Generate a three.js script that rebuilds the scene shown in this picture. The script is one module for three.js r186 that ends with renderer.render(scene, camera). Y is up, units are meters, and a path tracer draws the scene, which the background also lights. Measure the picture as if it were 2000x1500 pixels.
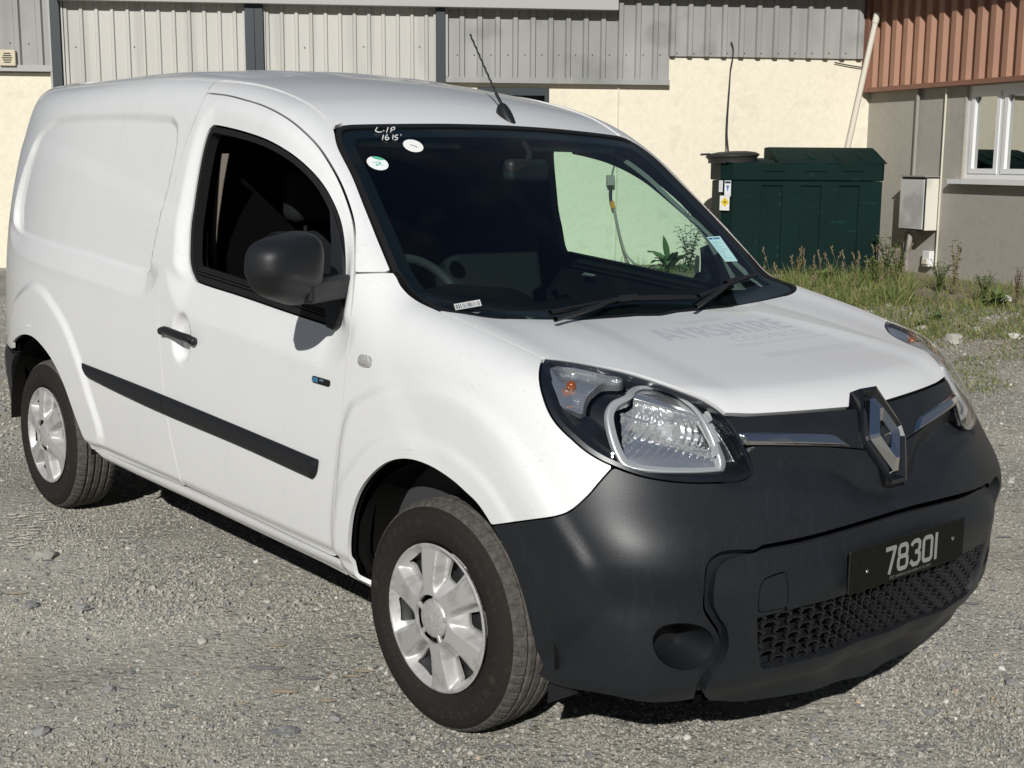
import * as THREE from 'three';
import { mergeGeometries, mergeVertices, toCreasedNormals } from 'three/addons/utils/BufferGeometryUtils.js';
import { RoundedBoxGeometry } from 'three/addons/geometries/RoundedBoxGeometry.js';

// ---------------------------------------------------------------- camera, sky, sun, exposure
const V3 = THREE.Vector3;
const scene = new THREE.Scene();
// The van's own frame: x forward from the front axle, y up from the yard under it, z to its right-hand side.
// The camera was solved in that frame; the frame stands slightly tilted in the world because the yard slopes.
const CAMV = new V3(2.59868841, 1.53414703, 2.86612273);
const CF = new V3(-0.74234035, -0.17599699, -0.64649506), CR = new V3(0.65283279, 0.02717129, -0.75701458), CU = new V3(-0.15079839, 0.98401564, -0.09472626);
const FPX = 2534.27;
const upV = CF.clone().addScaledVector(CR, -100 / FPX).addScaledVector(CU, -14750 / FPX).normalize().negate();
const ex = new V3(1, 0, 0).addScaledVector(upV, -upV.x).normalize(), ez = new V3().crossVectors(ex, upV);
const QM = new THREE.Matrix4().set(ex.x, ex.y, ex.z, 0, upV.x, upV.y, upV.z, 0, ez.x, ez.y, ez.z, 0, 0, 0, 0, 1);
const VQ = new THREE.Quaternion().setFromRotationMatrix(QM);
const toW = (p) => p.clone().applyQuaternion(VQ);
const camera = new THREE.PerspectiveCamera(2 * Math.atan(750 / FPX) * 180 / Math.PI, 4 / 3, 0.1, 3000);
const CW = toW(CAMV), FW = toW(CF), RW = toW(CR), UW = toW(CU);
camera.position.copy(CW);
camera.quaternion.setFromRotationMatrix(new THREE.Matrix4().makeBasis(RW, UW, FW.clone().negate()));
const SUN = toW(new V3(1.15, 1.0, 1.32)).normalize();
{ // clear blue sky with thin streaks of cloud, the same all round apart from the brighter air near the sun
  const w = 1024, h = 512, d = new Float32Array(w * h * 4), hs = (n) => { const t = Math.sin(n * 127.1) * 43758.5453; return t - Math.floor(t); };
  const n2 = (x, y, p) => { const i = Math.floor(x), j = Math.floor(y), a = x - i, b = y - j, u = a * a * (3 - 2 * a), v = b * b * (3 - 2 * b), g = (k, l) => hs(((k % p) + p) % p * 57 + l * 131); return (g(i, j) * (1 - u) + g(i + 1, j) * u) * (1 - v) + (g(i, j + 1) * (1 - u) + g(i + 1, j + 1) * u) * v; };
  for (let j = 0; j < h; j++) for (let i = 0; i < w; i++) {
    const el = ((j + .5) / h - .5) * Math.PI, az = ((i + .5) / w - .5) * 2 * Math.PI, y = Math.sin(el), c = Math.cos(el), cs = c * Math.cos(az) * SUN.x + y * SUN.y + c * Math.sin(az) * SUN.z, t = Math.pow(Math.max(0, y), .55), k = (j * w + i) * 4;
    let r = .17 + (.036 - .17) * t, g = .19 + (.068 - .19) * t, b = .21 + (.14 - .21) * t; const a = .09 * Math.pow(Math.max(0, cs), 6); r += a; g += a * .97; b += a * .9;
    let m = 0, f = 1; for (let o = 0; o < 4; o++) { m += n2(az * 5.0929 * f, (el * 9 + az * 0) * f + 3 * o, 32 * f) * .5 / f; f *= 2; } m = Math.min(1, Math.max(0, (m - .50) * 3.2)) * .6; r += (.23 - r) * m; g += (.235 - g) * m; b += (.245 - b) * m;
    if (y < 0) { r = .10; g = .095; b = .085; } d[k] = r; d[k + 1] = g; d[k + 2] = b; d[k + 3] = 1;
  }
  const t = new THREE.DataTexture(d, w, h, THREE.RGBAFormat, THREE.FloatType); t.mapping = THREE.EquirectangularReflectionMapping; t.magFilter = t.minFilter = THREE.LinearFilter; t.needsUpdate = true; scene.background = t; scene.environment = t;
}
const sun = new THREE.DirectionalLight(new THREE.Color(1, 0.98, 0.945), 4.9);
sun.name = 'sun'; sun.position.copy(SUN).multiplyScalar(40); sun.castShadow = true;
Object.assign(sun.shadow.camera, { left: -18, right: 18, top: 18, bottom: -18, near: 1, far: 90 }); sun.shadow.mapSize.set(4096, 4096);
scene.add(sun, sun.target);
const renderer = new THREE.WebGLRenderer({ antialias: true });
renderer.toneMapping = THREE.LinearToneMapping; renderer.toneMappingExposure = 0.80;
renderer.shadowMap.enabled = true;

// ---------------------------------------------------------------- helpers
let seed = 7; const rnd = () => { seed = (seed * 1664525 + 1013904223) >>> 0; return seed / 4294967296; };
const rr = (a, b) => a + (b - a) * rnd();
const clamp = (x, a, b) => Math.min(b, Math.max(a, x)), mix = (a, b, t) => a + (b - a) * t;
const sst = (a, b, x) => { const t = clamp((x - a) / (b - a), 0, 1); return t * t * (3 - 2 * t); };
const lin = (r, g, b) => new THREE.Color().setRGB(r, g, b);
const taken = {};
function numbered(name) { taken[name] = (taken[name] || 0) + 1; return taken[name] === 1 ? name : name + '_' + String(taken[name] - 1).padStart(3, '0'); }
function shade(o) { o.traverse((m) => { if (m.isMesh) { m.castShadow = true; m.receiveShadow = true; } }); return o; }
function part(name, geo, mat, parent) { const m = new THREE.Mesh(geo, mat); m.name = name; m.castShadow = m.receiveShadow = true; parent.add(m); return m; }
function group(name, label, category, grp) {
  const g = new THREE.Group(); g.name = numbered(name); g.userData = { label, category }; if (grp) g.userData.group = grp; scene.add(g); return g;
}
function tag(o, label, category, grp, kind) { o.name = numbered(o.name); Object.assign(o.userData, label ? { label } : {}, category ? { category } : {}, grp ? { group: grp } : {}, kind ? { kind } : {}); scene.add(o); return o; }
// value noise
const HT = new Float32Array(65536); for (let i = 0; i < 65536; i++) HT[i] = rnd();
const h2 = (i, j) => HT[((i & 255) + ((j & 255) << 8))];
function vn(x, y) { const i = Math.floor(x), j = Math.floor(y), a = x - i, b = y - j, u = a * a * (3 - 2 * a), v = b * b * (3 - 2 * b); return mix(mix(h2(i, j), h2(i + 1, j), u), mix(h2(i, j + 1), h2(i + 1, j + 1), u), v); }
function fbm(x, y, o = 4) { let s = 0, a = .5, t = 0; for (let k = 0; k < o; k++) { s += a * vn(x, y); t += a; x = x * 2.03 + 17.3; y = y * 2.03 + 5.1; a *= .5; } return s / t; }
// tiling noise for textures: p = period in lattice cells
function vnt(x, y, p) { const i = Math.floor(x), j = Math.floor(y), a = x - i, b = y - j, u = a * a * (3 - 2 * a), v = b * b * (3 - 2 * b), m = (k) => ((k % p) + p) % p; return mix(mix(h2(m(i), m(j)), h2(m(i + 1), m(j)), u), mix(h2(m(i), m(j + 1)), h2(m(i + 1), m(j + 1)), u), v); }
function fbmt(u, v, p, o = 4) { let s = 0, a = .5, t = 0; for (let k = 0; k < o; k++) { s += a * vnt(u * p + k * 0, v * p, p); t += a; p *= 2; a *= .5; } return s / t; }
function dataTex(n, fn, srgb, rep = 1) {   // fn(u,v) -> [r,g,b] 0..1
  const d = new Uint8Array(n * n * 4);
  for (let j = 0; j < n; j++) for (let i = 0; i < n; i++) { const c = fn((i + .5) / n, (j + .5) / n), k = (j * n + i) * 4; d[k] = clamp(c[0], 0, 1) * 255; d[k + 1] = clamp(c[1], 0, 1) * 255; d[k + 2] = clamp(c[2], 0, 1) * 255; d[k + 3] = 255; }
  const t = new THREE.DataTexture(d, n, n); t.wrapS = t.wrapT = THREE.RepeatWrapping; t.magFilter = THREE.LinearFilter; t.minFilter = THREE.LinearMipmapLinearFilter; t.generateMipmaps = true; if (srgb) t.colorSpace = THREE.SRGBColorSpace; t.repeat.set(rep, rep); t.needsUpdate = true; return t;
}
function canvasTex(w, h, draw) { const c = document.createElement('canvas'); c.width = w; c.height = h; draw(c.getContext('2d'), w, h); const t = new THREE.CanvasTexture(c); t.colorSpace = THREE.SRGBColorSpace; t.anisotropy = 8; return t; }
const sm = (o) => new THREE.MeshStandardMaterial(o), pm = (o) => new THREE.MeshPhysicalMaterial(o);
function box(w, h, d, x = 0, y = 0, z = 0, r = 0) { const g = r > 0 ? new RoundedBoxGeometry(w, h, d, 2, r) : new THREE.BoxGeometry(w, h, d); g.translate(x, y, z); return g; }
function norm0(g) { g = g.index ? g.toNonIndexed() : g; for (const k of Object.keys(g.attributes)) if (!['position', 'normal', 'uv'].includes(k)) g.deleteAttribute(k); if (!g.attributes.uv) g.setAttribute('uv', new THREE.Float32BufferAttribute(new Float32Array(g.attributes.position.count * 2), 2)); if (!g.attributes.normal) g.computeVertexNormals(); return g; }
const merge = (...gs) => mergeGeometries(gs.flat().map(norm0));
function tube(pts, r, n = 40, k = 8, closed = false) { return new THREE.TubeGeometry(new THREE.CatmullRomCurve3(pts.map((p) => p.isVector3 ? p : new V3(...p)), closed), n, r, k, closed); }
function mirrorZ(g) {
  g = g.clone(); const p = g.attributes.position, n = g.attributes.normal;
  for (let i = 0; i < p.count; i++) { p.setZ(i, -p.getZ(i)); if (n) n.setZ(i, -n.getZ(i)); }
  if (g.index) { const a = g.index.array; for (let i = 0; i < a.length; i += 3) { const t = a[i]; a[i] = a[i + 1]; a[i + 1] = t; } }
  else for (const k of Object.keys(g.attributes)) { const A = g.attributes[k], s = A.itemSize, a = A.array; for (let i = 0; i < A.count; i += 3) for (let c = 0; c < s; c++) { const t = a[i * s + c]; a[i * s + c] = a[(i + 1) * s + c]; a[(i + 1) * s + c] = t; } }
  return g;
}
// pixels of the photograph -> directions (van frame, world)
const rayV = (x, y) => CF.clone().addScaledVector(CR, (x - 1000) / FPX).addScaledVector(CU, -(y - 750) / FPX);
const rayW = (x, y) => FW.clone().addScaledVector(RW, (x - 1000) / FPX).addScaledVector(UW, -(y - 750) / FPX);
// ---------------------------------------------------------------- the van's body as one smooth implicit surface (van frame)
function spline(xs, ys) {
  const n = xs.length, h = [], M = new Array(n).fill(0), c = new Array(n).fill(0), d = new Array(n).fill(0);
  for (let i = 0; i < n - 1; i++) h.push(xs[i + 1] - xs[i]);
  for (let i = 1; i < n - 1; i++) { const r = 6 * ((ys[i + 1] - ys[i]) / h[i] - (ys[i] - ys[i - 1]) / h[i - 1]), m = 2 * (h[i - 1] + h[i]) - (i > 1 ? h[i - 1] * c[i - 1] : 0); c[i] = h[i] / m; d[i] = (r - (i > 1 ? h[i - 1] * d[i - 1] : 0)) / m; }
  for (let i = n - 2; i > 0; i--) M[i] = d[i] - c[i] * M[i + 1];
  const s0 = (ys[1] - ys[0]) / h[0] - h[0] * (2 * M[0] + M[1]) / 6, s1 = (ys[n - 1] - ys[n - 2]) / h[n - 2] + h[n - 2] * (M[n - 2] + 2 * M[n - 1]) / 6;
  return (x) => {
    if (x <= xs[0]) return ys[0] + s0 * (x - xs[0]); if (x >= xs[n - 1]) return ys[n - 1] + s1 * (x - xs[n - 1]);
    let i = 0; while (x > xs[i + 1]) i++;
    const a = xs[i + 1] - x, b = x - xs[i], k = h[i]; return (M[i] * a * a * a + M[i + 1] * b * b * b) / (6 * k) + (ys[i] / k - M[i] * k / 6) * a + (ys[i + 1] / k - M[i + 1] * k / 6) * b;
  };
}
const roofY = spline([-3.35, -2.7, -2, -1.4, -.9, -.5], [1.7974, 1.7988, 1.8149, 1.784, 1.6807, 1.5197]);
const frontX = spline([.1, .25, .4, .55, .66, .76, .86, .96], [.7763, .8133, .8464, .8633, .8585, .8044, .7549, .6992]);
const bonY = spline([-.4, -.1, .2, .45, .65, .85], [1.0968, 1.0705, 1.0391, 1.0024, .969, .8977]);
const sideZ = spline([.2, .5, .9, 1.2, 1.5, 1.8], [.8476, .8902, .894, .8659, .8032, .7217]);
const smax = (a, b, k) => { const h = clamp(.5 + .5 * (a - b) / k, 0, 1); return b + (a - b) * h + k * h * (1 - h); };
function bodyF(x, y, z) {
  z = Math.abs(z); const z2 = z * z, z4 = z2 * z2, ft = Math.max(0, x + .1) / .9, rt = Math.max(0, -2.1 - x) / 1.2;
  const gS = z - (sideZ(y) - .0686 * ft * ft * ft - .1252 * rt * rt * rt), gR = y - roofY(x) + .0976 * z2, yy = y - 1.08;
  const gW = (x + .0751 + 1.1608 * yy + .1948 * yy * yy + .1719 * z2) * .57, gB = (y - bonY(x) - (.0639 - .1689 * x) * z2 - .0048 * z4) * .95;
  const gF = x - frontX(y) + (.284 - .2692 * (y - .6)) * z2 + (-.0292 + 1.0408 * (y - .6)) * z4, t = Math.max(0, y - .9), gK = -3.4064 + .0287 * t + .0783 * t * t + .1159 * z2 - x;
  const up = smax(smax(smax(gR, gW, .06), gK, .1235), gS, .121), lo = smax(smax(smax(gB, gF, .074), gS, .1872), gK, .1235);
  return -smax(-up, -lo, .02);
}
const XF = .25, XR = -2.6, KFu = .75, KRu = .85, UC = XF + KFu * Math.PI / 2;
function wrapDom(yb = 9, rb = .35, r0 = .45) {   // wraps round the van: u runs along the side and turns the corners, v climbs and (above yb) leans over
  return {
    flip: false,
    ray(u, v) {
      let ax = u, dx = 0, dz = 1;
      if (u > XF) { const p = (u - XF) / KFu; ax = XF; dx = Math.sin(p); dz = Math.cos(p); } else if (u < XR) { const p = (XR - u) / KRu; ax = XR; dx = -Math.sin(p); dz = Math.cos(p); }
      if (v <= yb) return [ax + dx * r0, v, dz * r0, dx, 0, dz];
      const q = (v - yb) / rb, c = Math.cos(q); return [ax + dx * r0, yb, dz * r0, dx * c, Math.sin(q), dz * c];
    },
    inv(P) {
      let u = P.x, r = P.z;
      if (P.x > XF) { u = XF + KFu * Math.atan2(P.x - XF, P.z); r = Math.hypot(P.x - XF, P.z); } else if (P.x < XR) { u = XR - KRu * Math.atan2(XR - P.x, P.z); r = Math.hypot(XR - P.x, P.z); }
      return [u, P.y <= yb ? P.y : yb + rb * Math.atan2(P.y - yb, r - r0)];
    },
  };
}
const topDom = { flip: true, ray: (u, v) => [u, .5, v, 0, 1, 0], inv: (P) => [P.x, P.z] };
const frontDom = { flip: false, ray: (u, v) => [0, v, -u, 1, 0, 0], inv: (P) => [-P.z, P.y] };   // u grows to the picture's right
function hitRay(q, far = 1.6, F = bodyF) {
  let t = far, f = 1;
  for (let i = 0; i < 70; i++) { f = F(q[0] + q[3] * t, q[1] + q[4] * t, q[2] + q[5] * t); if (Math.abs(f) < 1e-5) break; t -= f * .8; if (t < -.4) break; }
  return t;
}
function onBody(px, py, off = 0) {   // where the photograph's ray through a pixel meets the body
  const d = rayV(px, py), L = d.length(); let t = 1.4;
  for (let i = 0; i < 200; i++) { const f = bodyF(CAMV.x + d.x * t, CAMV.y + d.y * t, CAMV.z + d.z * t); if (f + off < 2e-5) break; t += (f + off) * .8 / L; if (t > 9) break; }
  return CAMV.clone().addScaledVector(d, t);
}
function cr(pts, n = 5, closed = false) {   // Catmull-Rom through 2D points
  const out = [], N = pts.length, g = (i) => closed ? pts[(i + N) % N] : pts[clamp(i, 0, N - 1)];
  for (let i = 0; i < (closed ? N : N - 1); i++) { const a = g(i - 1), b = g(i), c = g(i + 1), d = g(i + 2); for (let k = 0; k < n; k++) { const t = k / n, t2 = t * t, t3 = t2 * t; out.push([0, 1].map((m) => .5 * (2 * b[m] + (c[m] - a[m]) * t + (2 * a[m] - 5 * b[m] + 4 * c[m] - d[m]) * t2 + (3 * b[m] - a[m] - 3 * c[m] + d[m]) * t3))); } }
  if (!closed) out.push(pts[N - 1]); return out;
}
// outline from pieces: {s: pixels, splined} {l: pixels, straight} {d: points of the domain}
function outline(dom, ...segs) {
  const o = []; for (const g of segs) { if (g.d) o.push(...g.d); else for (const p of (g.s ? cr(g.s, 5, !!g.closed) : dens(g.l))) o.push(dom.inv(onBody(p[0], p[1], typeof g.off === 'function' ? g.off(p[0], p[1]) : g.off || 0))); } return o;
}
function dens(l) { const o = []; for (let i = 0; i < l.length - 1; i++) for (let k = 0; k < 6; k++) o.push([mix(l[i][0], l[i + 1][0], k / 6), mix(l[i][1], l[i + 1][1], k / 6)]); o.push(l[l.length - 1]); return o; }
function polySD(P) {
  const n = P.length; let x0 = 1e9, x1 = -1e9, y0 = 1e9, y1 = -1e9; for (const p of P) { x0 = Math.min(x0, p[0]); x1 = Math.max(x1, p[0]); y0 = Math.min(y0, p[1]); y1 = Math.max(y1, p[1]); }
  const f = (x, y) => {
    let d = 1e9, s = 1;
    for (let i = 0, j = n - 1; i < n; j = i++) {
      const ax = P[j][0] - P[i][0], ay = P[j][1] - P[i][1], wx = x - P[i][0], wy = y - P[i][1], L = ax * ax + ay * ay, t = L > 0 ? clamp((wx * ax + wy * ay) / L, 0, 1) : 0, bx = wx - ax * t, by = wy - ay * t;
      d = Math.min(d, bx * bx + by * by);
      const c1 = y >= P[i][1], c2 = y < P[j][1], c3 = ax * wy > ay * wx; if ((c1 && c2 && c3) || (!c1 && !c2 && !c3)) s = -s;
    }
    return s * Math.sqrt(d);
  };
  f.box = [x0, x1, y0, y1]; f.P = P; return f;
}
const minus = (a, ...b) => { const f = (x, y) => { let d = a(x, y); for (const g of b) d = Math.max(d, -g(x, y)); return d; }; f.box = a.box; return f; };
const grow = (a, r) => { const f = (x, y) => a(x, y) - r; f.box = [a.box[0] - r, a.box[1] + r, a.box[2] - r, a.box[3] + r]; return f; };
const mirU = (a, c = UC) => { const f = (x, y) => a(x > c ? 2 * c - x : x, y); f.box = [a.box[0], 2 * c - a.box[0], a.box[2], a.box[3]]; return f; };
const mirV = (a) => { const f = (x, y) => a(x, Math.abs(y)); f.box = [a.box[0], a.box[1], -a.box[3], a.box[3]]; return f; };
function surf(dom, u, v, disp, F) {
  if (dom.map) return dom.map(u, v);
  const q = dom.ray(u, v), t = hitRay(q, 1.6, F), P = new V3(q[0] + q[3] * t, q[1] + q[4] * t, q[2] + q[5] * t);
  if (disp) { const e = disp(u, v, P); P.x += q[3] * e; P.y += q[4] * e; P.z += q[5] * e; }
  return P;
}
// a sheet of the body: the part of the surface where sd(u,v) < 0, with its edge turned in by skirt
function panel(dom, sd, { step = .014, gap = .002, disp = null, skirt = .012, F = bodyF, uvf = null } = {}) {
  const [x0, x1, y0, y1] = sd.box, nu = Math.max(3, Math.ceil((x1 - x0) / step) + 3), nv = Math.max(3, Math.ceil((y1 - y0) / step) + 3);
  const du = (x1 - x0 + 2 * step) / (nu - 1), dv = (y1 - y0 + 2 * step) / (nv - 1), U = (i) => x0 - step + du * i, Vv = (j) => y0 - step + dv * j;
  const S = new Float32Array(nu * nv), G = new Array(nu * nv), id = (i, j) => j * nu + i, sdf = (u, v) => sd(u, v) + gap;
  for (let j = 0; j < nv; j++) for (let i = 0; i < nu; i++) S[id(i, j)] = sdf(U(i), Vv(j));
  const at = (i, j) => { i = clamp(i, 0, nu - 1); j = clamp(j, 0, nv - 1); const k = id(i, j); return G[k] || (G[k] = surf(dom, U(i), Vv(j), disp, F)); };
  const sg = dom.flip ? -1 : 1;
  const nrm = (i, j) => { const a = at(i + 1, j).clone().sub(at(i - 1, j)), b = at(i, j + 1).clone().sub(at(i, j - 1)); return a.cross(b).multiplyScalar(sg).normalize(); };
  const pos = [], nor = [], uv = [], idx = [], VI = new Int32Array(nu * nv).fill(-1), E = new Map();
  const put = (P, N, u, v) => { pos.push(P.x, P.y, P.z); nor.push(N.x, N.y, N.z); const t = uvf ? uvf(P, u, v) : [u, v]; uv.push(t[0], t[1]); return pos.length / 3 - 1; };
  const vert = (i, j) => { const k = id(i, j); if (VI[k] < 0) VI[k] = put(at(i, j), nrm(i, j), U(i), Vv(j)); return VI[k]; };
  const cut = (a, b) => {
    const ka = id(...a), kb = id(...b), key = ka < kb ? ka * nu * nv + kb : kb * nu * nv + ka; if (E.has(key)) return E.get(key);
    let ua = U(a[0]), va = Vv(a[1]), ub = U(b[0]), vb = Vv(b[1]); let lo = 0, hi = 1; const inA = S[ka] <= 0;
    for (let n = 0; n < 12; n++) { const m = (lo + hi) / 2, s = sdf(mix(ua, ub, m), mix(va, vb, m)); if ((s <= 0) === inA) lo = m; else hi = m; }
    const t = (lo + hi) / 2, N = nrm(...a).lerp(nrm(...b), t).normalize(), k = put(surf(dom, mix(ua, ub, t), mix(va, vb, t), disp, F), N, mix(ua, ub, t), mix(va, vb, t)); E.set(key, k); return k;
  };
  const tri = (a, b, c) => { if (dom.flip) idx.push(a, c, b); else idx.push(a, b, c); };
  const rim = [];
  const doTri = (A, B, C) => {
    const T = [A, B, C], ins = T.map((p) => S[id(...p)] <= 0), n = ins.filter(Boolean).length;
    if (!n) return; if (n === 3) { tri(vert(...A), vert(...B), vert(...C)); return; }
    if (n === 1) { const k = ins.indexOf(true), a = T[k], b = T[(k + 1) % 3], c = T[(k + 2) % 3], e = cut(a, b), f = cut(a, c); tri(vert(...a), e, f); rim.push([e, f]); }
    else { const k = ins.indexOf(false), a = T[k], b = T[(k + 1) % 3], c = T[(k + 2) % 3], e = cut(a, b), f = cut(a, c); tri(e, vert(...b), vert(...c)); tri(e, vert(...c), f); rim.push([f, e]); }
  };
  for (let j = 0; j < nv - 1; j++) for (let i = 0; i < nu - 1; i++) {
    const a = [i, j], b = [i + 1, j], c = [i + 1, j + 1], d = [i, j + 1];
    if ((i + j) & 1) { doTri(a, b, c); doTri(a, c, d); } else { doTri(a, b, d); doTri(b, c, d); }
  }
  if (skirt) for (const [e, f] of rim) {
    const P = (k) => new V3(pos[3 * k], pos[3 * k + 1], pos[3 * k + 2]), N = (k) => new V3(nor[3 * k], nor[3 * k + 1], nor[3 * k + 2]);
    const pe = P(e), pf = P(f), qe = pe.clone().addScaledVector(N(e), -skirt), qf = pf.clone().addScaledVector(N(f), -skirt), n = pf.clone().sub(pe).cross(N(e)).normalize().multiplyScalar(sg);
    const a = put(pe, n, uv[2 * e], uv[2 * e + 1]), b = put(pf, n, 0, 0), c = put(qf, n, 0, 0), d = put(qe, n, 0, 0);
    for (const [q, w] of [[b, f], [c, f], [d, e]]) { uv[2 * q] = uv[2 * w]; uv[2 * q + 1] = uv[2 * w + 1]; } uv[2 * a] = uv[2 * e]; uv[2 * a + 1] = uv[2 * e + 1];
    tri(a, c, b); tri(a, d, c);
  }
  const g = new THREE.BufferGeometry(); g.setAttribute('position', new THREE.Float32BufferAttribute(pos, 3)); g.setAttribute('normal', new THREE.Float32BufferAttribute(nor, 3)); g.setAttribute('uv', new THREE.Float32BufferAttribute(uv, 2)); g.setIndex(idx); return g;
}
const atZ = (px, py, z) => { const d = rayV(px, py); return CAMV.clone().addScaledVector(d, (z - CAMV.z) / d.z); };
const atX = (px, py, x) => { const d = rayV(px, py); return CAMV.clone().addScaledVector(d, (x - CAMV.x) / d.x); };
const dOff = (k, f) => f ? (u, v, P) => f(u, v, P) + k : () => k;
const uvBox = (o) => { let a = 1e9, b = -1e9, c = 1e9, d = -1e9; for (const p of o) { a = Math.min(a, p[0]); b = Math.max(b, p[0]); c = Math.min(c, p[1]); d = Math.max(d, p[1]); } return [a, b, c, d]; };
// ---------------------------------------------------------------- the van: materials and outer sheets
const van = group('delivery_van', 'white panel van with dark grey plastic bumper, plate 78301 and open driver window', 'van');
van.quaternion.copy(VQ);
const paintT = dataTex(1024, (u, v) => { const n = fbmt(u, v, 6, 5), f = fbmt(v, u, 128, 2), sp = sst(.80, .9, vnt(u * 230, v * 230, 230)) * sst(.5, .62, fbmt(u, v, 9, 3)), st = sst(.68, .8, vnt(u * 46, v * 8, 46)) * sst(.52, .66, fbmt(v, u, 5, 4)), k = .9 + .010 * (n - .5) + .008 * (f - .5) - .035 * sp - .007 * st; return [k, k * 1.002, k * .998]; }, true, 1);
const scuffT = dataTex(1024, (u, v) => { const n = fbmt(u, v, 7, 5), f = fbmt(v, u, 96, 3), st = sst(.66, .8, vnt(u * 90, v * 14, 90)) * sst(.5, .64, fbmt(v, u, 6, 4)), sp = sst(.86, .94, vnt(u * 300, v * 300, 256)), k = .135 + .026 * (n - .5) + .016 * (f - .5) + .012 * st + .035 * sp; return [k * .93, k, k * 1.1]; }, true, 1.3);
const M = {
  paint: pm({ map: paintT, roughness: .42, clearcoat: 1, clearcoatRoughness: .07 }),
  black: pm({ color: lin(.010, .010, .011), roughness: .75, specularIntensity: .4 }),
  void: pm({ color: lin(.004, .004, .004), roughness: .95, specularIntensity: .1 }),
  rubber: pm({ color: lin(.011, .011, .0115), roughness: .6, specularIntensity: .6 }),
  plastic: pm({ map: scuffT, specularIntensity: .75, roughness: .42, bumpMap: dataTex(256, (u, v) => { const n = fbmt(u, v, 64, 2); return [n, n, n]; }, false, 10), bumpScale: .00012 }),
  plastic2: pm({ color: lin(.014, .015, .017), roughness: .48, specularIntensity: .7 }),
  gloss: pm({ color: lin(.005, .0055, .007), roughness: .3, clearcoat: 1, clearcoatRoughness: .04 }),
  chrome: sm({ color: lin(.75, .75, .75), roughness: .06, metalness: 1 }),
  satin: sm({ color: lin(.66, .67, .67), roughness: .3, metalness: .55 }),
  silver: pm({ color: lin(.56, .57, .57), roughness: .36, metalness: .55, clearcoat: .5, clearcoatRoughness: .2 }),
  glass: pm({ color: lin(.72, .88, .82), roughness: .0, transmission: 1, thickness: 0, ior: 1.5 }),
  lens: pm({ color: lin(.96, .97, .97), roughness: .0, transmission: 1, thickness: 0, ior: 1.5 }),
  frit: pm({ color: lin(.006, .007, .009), roughness: .3 }),
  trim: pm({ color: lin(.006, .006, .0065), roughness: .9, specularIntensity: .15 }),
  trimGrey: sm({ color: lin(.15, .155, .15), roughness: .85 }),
  cloth: pm({ color: lin(.016, .017, .018), roughness: .95, specularIntensity: .2 }),
  belt: sm({ color: lin(.22, .19, .155), roughness: .8 }),
  white: sm({ color: lin(.75, .75, .75), roughness: .6 }),
};
const SD = wrapDom(1.3, .45, .35), FD = wrapDom(.8, .4, .45), FDf = wrapDom(9, .4, .45);
// shared seams, in pixels of the photograph
const doorRear = [[404, 182], [390, 213], [367, 268], [350, 325], [336, 380], [325, 440], [317, 502], [311, 550], [309, 602], [311, 650], [315, 716], [322, 785], [334, 858], [353, 942]];
const doorTop = [[404, 181.5], [444, 186], [476, 194], [508, 203.6], [540, 218], [572, 238], [604, 266], [628, 293], [652, 331.6], [668, 367], [680, 405], [688, 440], [692, 485], [693, 533]];
const doorFront = [[693, 533], [690, 575], [685, 625], [677, 701], [668, 812], [660, 908], [658, 985], [657.5, 1060]];
const ditchLo = [[423, 157.5], [460, 160], [508, 167], [556, 181], [604, 203.6], [636, 229], [652, 249]];
const ditchUp = [[444, 154], [492, 159], [540, 167.6], [588, 186], [636, 211.6], [671, 242]];
const rev = (a) => [...a].reverse();
const archFpx = [[970, 1024], [945, 985], [920, 960], [890, 934], [850, 909], [810, 896], [775, 899], [745, 917], [715, 953], [697, 1000], [690, 1055], [691, 1090], [697, 1122], [707, 1142], [728, 1152]];
const archRpx = [[31, 668], [45, 656], [62, 655], [80, 667], [105, 699], [128, 745], [148, 800], [165, 845], [178, 874]];
const winPx = [[425, 247], [480, 260], [530, 279], [580, 310], [625, 352], [655, 396], [675, 445], [679, 500], [676, 560], [668, 615], [662, 634], [650, 641], [640, 634], [560, 608], [470, 577], [392, 552], [378, 540], [369, 510], [370, 460], [378, 390], [392, 310], [404, 264], [413, 250]];
const recPx = [[98, 250], [122, 236], [175, 231], [245, 229], [325, 233], [343, 240], [350, 259], [345, 310], [331, 380], [315, 450], [303, 516], [294, 530], [283, 532], [210, 509], [105, 478], [60, 462], [42, 448], [38, 415], [47, 362], [63, 310], [80, 271]];
const shelfPx = [[92, 246], [122, 231], [175, 226], [245, 224], [328, 228], [349, 236], [356, 259], [351, 310], [337, 380], [321, 450], [307, 520], [297, 560], [283, 576], [266, 580], [210, 565], [105, 527], [42, 495], [30, 481], [27, 455], [30, 415], [40, 362], [56, 308], [74, 268]];
const scoopPx = [[425, 241], [482, 253], [534, 273], [585, 304], [631, 348], [662, 393], [682, 445], [687, 500], [684, 560], [675, 620], [664, 668], [650, 692], [630, 696], [560, 676], [455, 644], [360, 612], [338, 598], [329, 574], [334, 520], [352, 420], [372, 330], [390, 268], [404, 246]];
const archFoPx = [[660, 1100], [660, 900], [680, 800], [712, 770], [760, 749], [820, 743.6], [880, 755], [940, 788], [1000, 842], [1039, 896], [1069, 944], [1098, 1000], [1180, 1180], [1000, 1300], [800, 1200]];
const archFiPx = [[665, 1100], [668, 960], [705, 890], [745, 857], [799, 851], [868, 869], [910, 896], [955, 938], [1000, 1007], [1060, 1140], [1000, 1300], [800, 1200]];
const archRoPx = [[27, 690], [22, 640], [27, 600], [37, 574], [62, 554], [87, 565], [111, 598], [132, 635], [153, 689], [175, 760], [200, 870], [120, 880]];
const sdP = (dom, px, off = 0) => polySD(outline(dom, { s: px, closed: true, off }));
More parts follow.
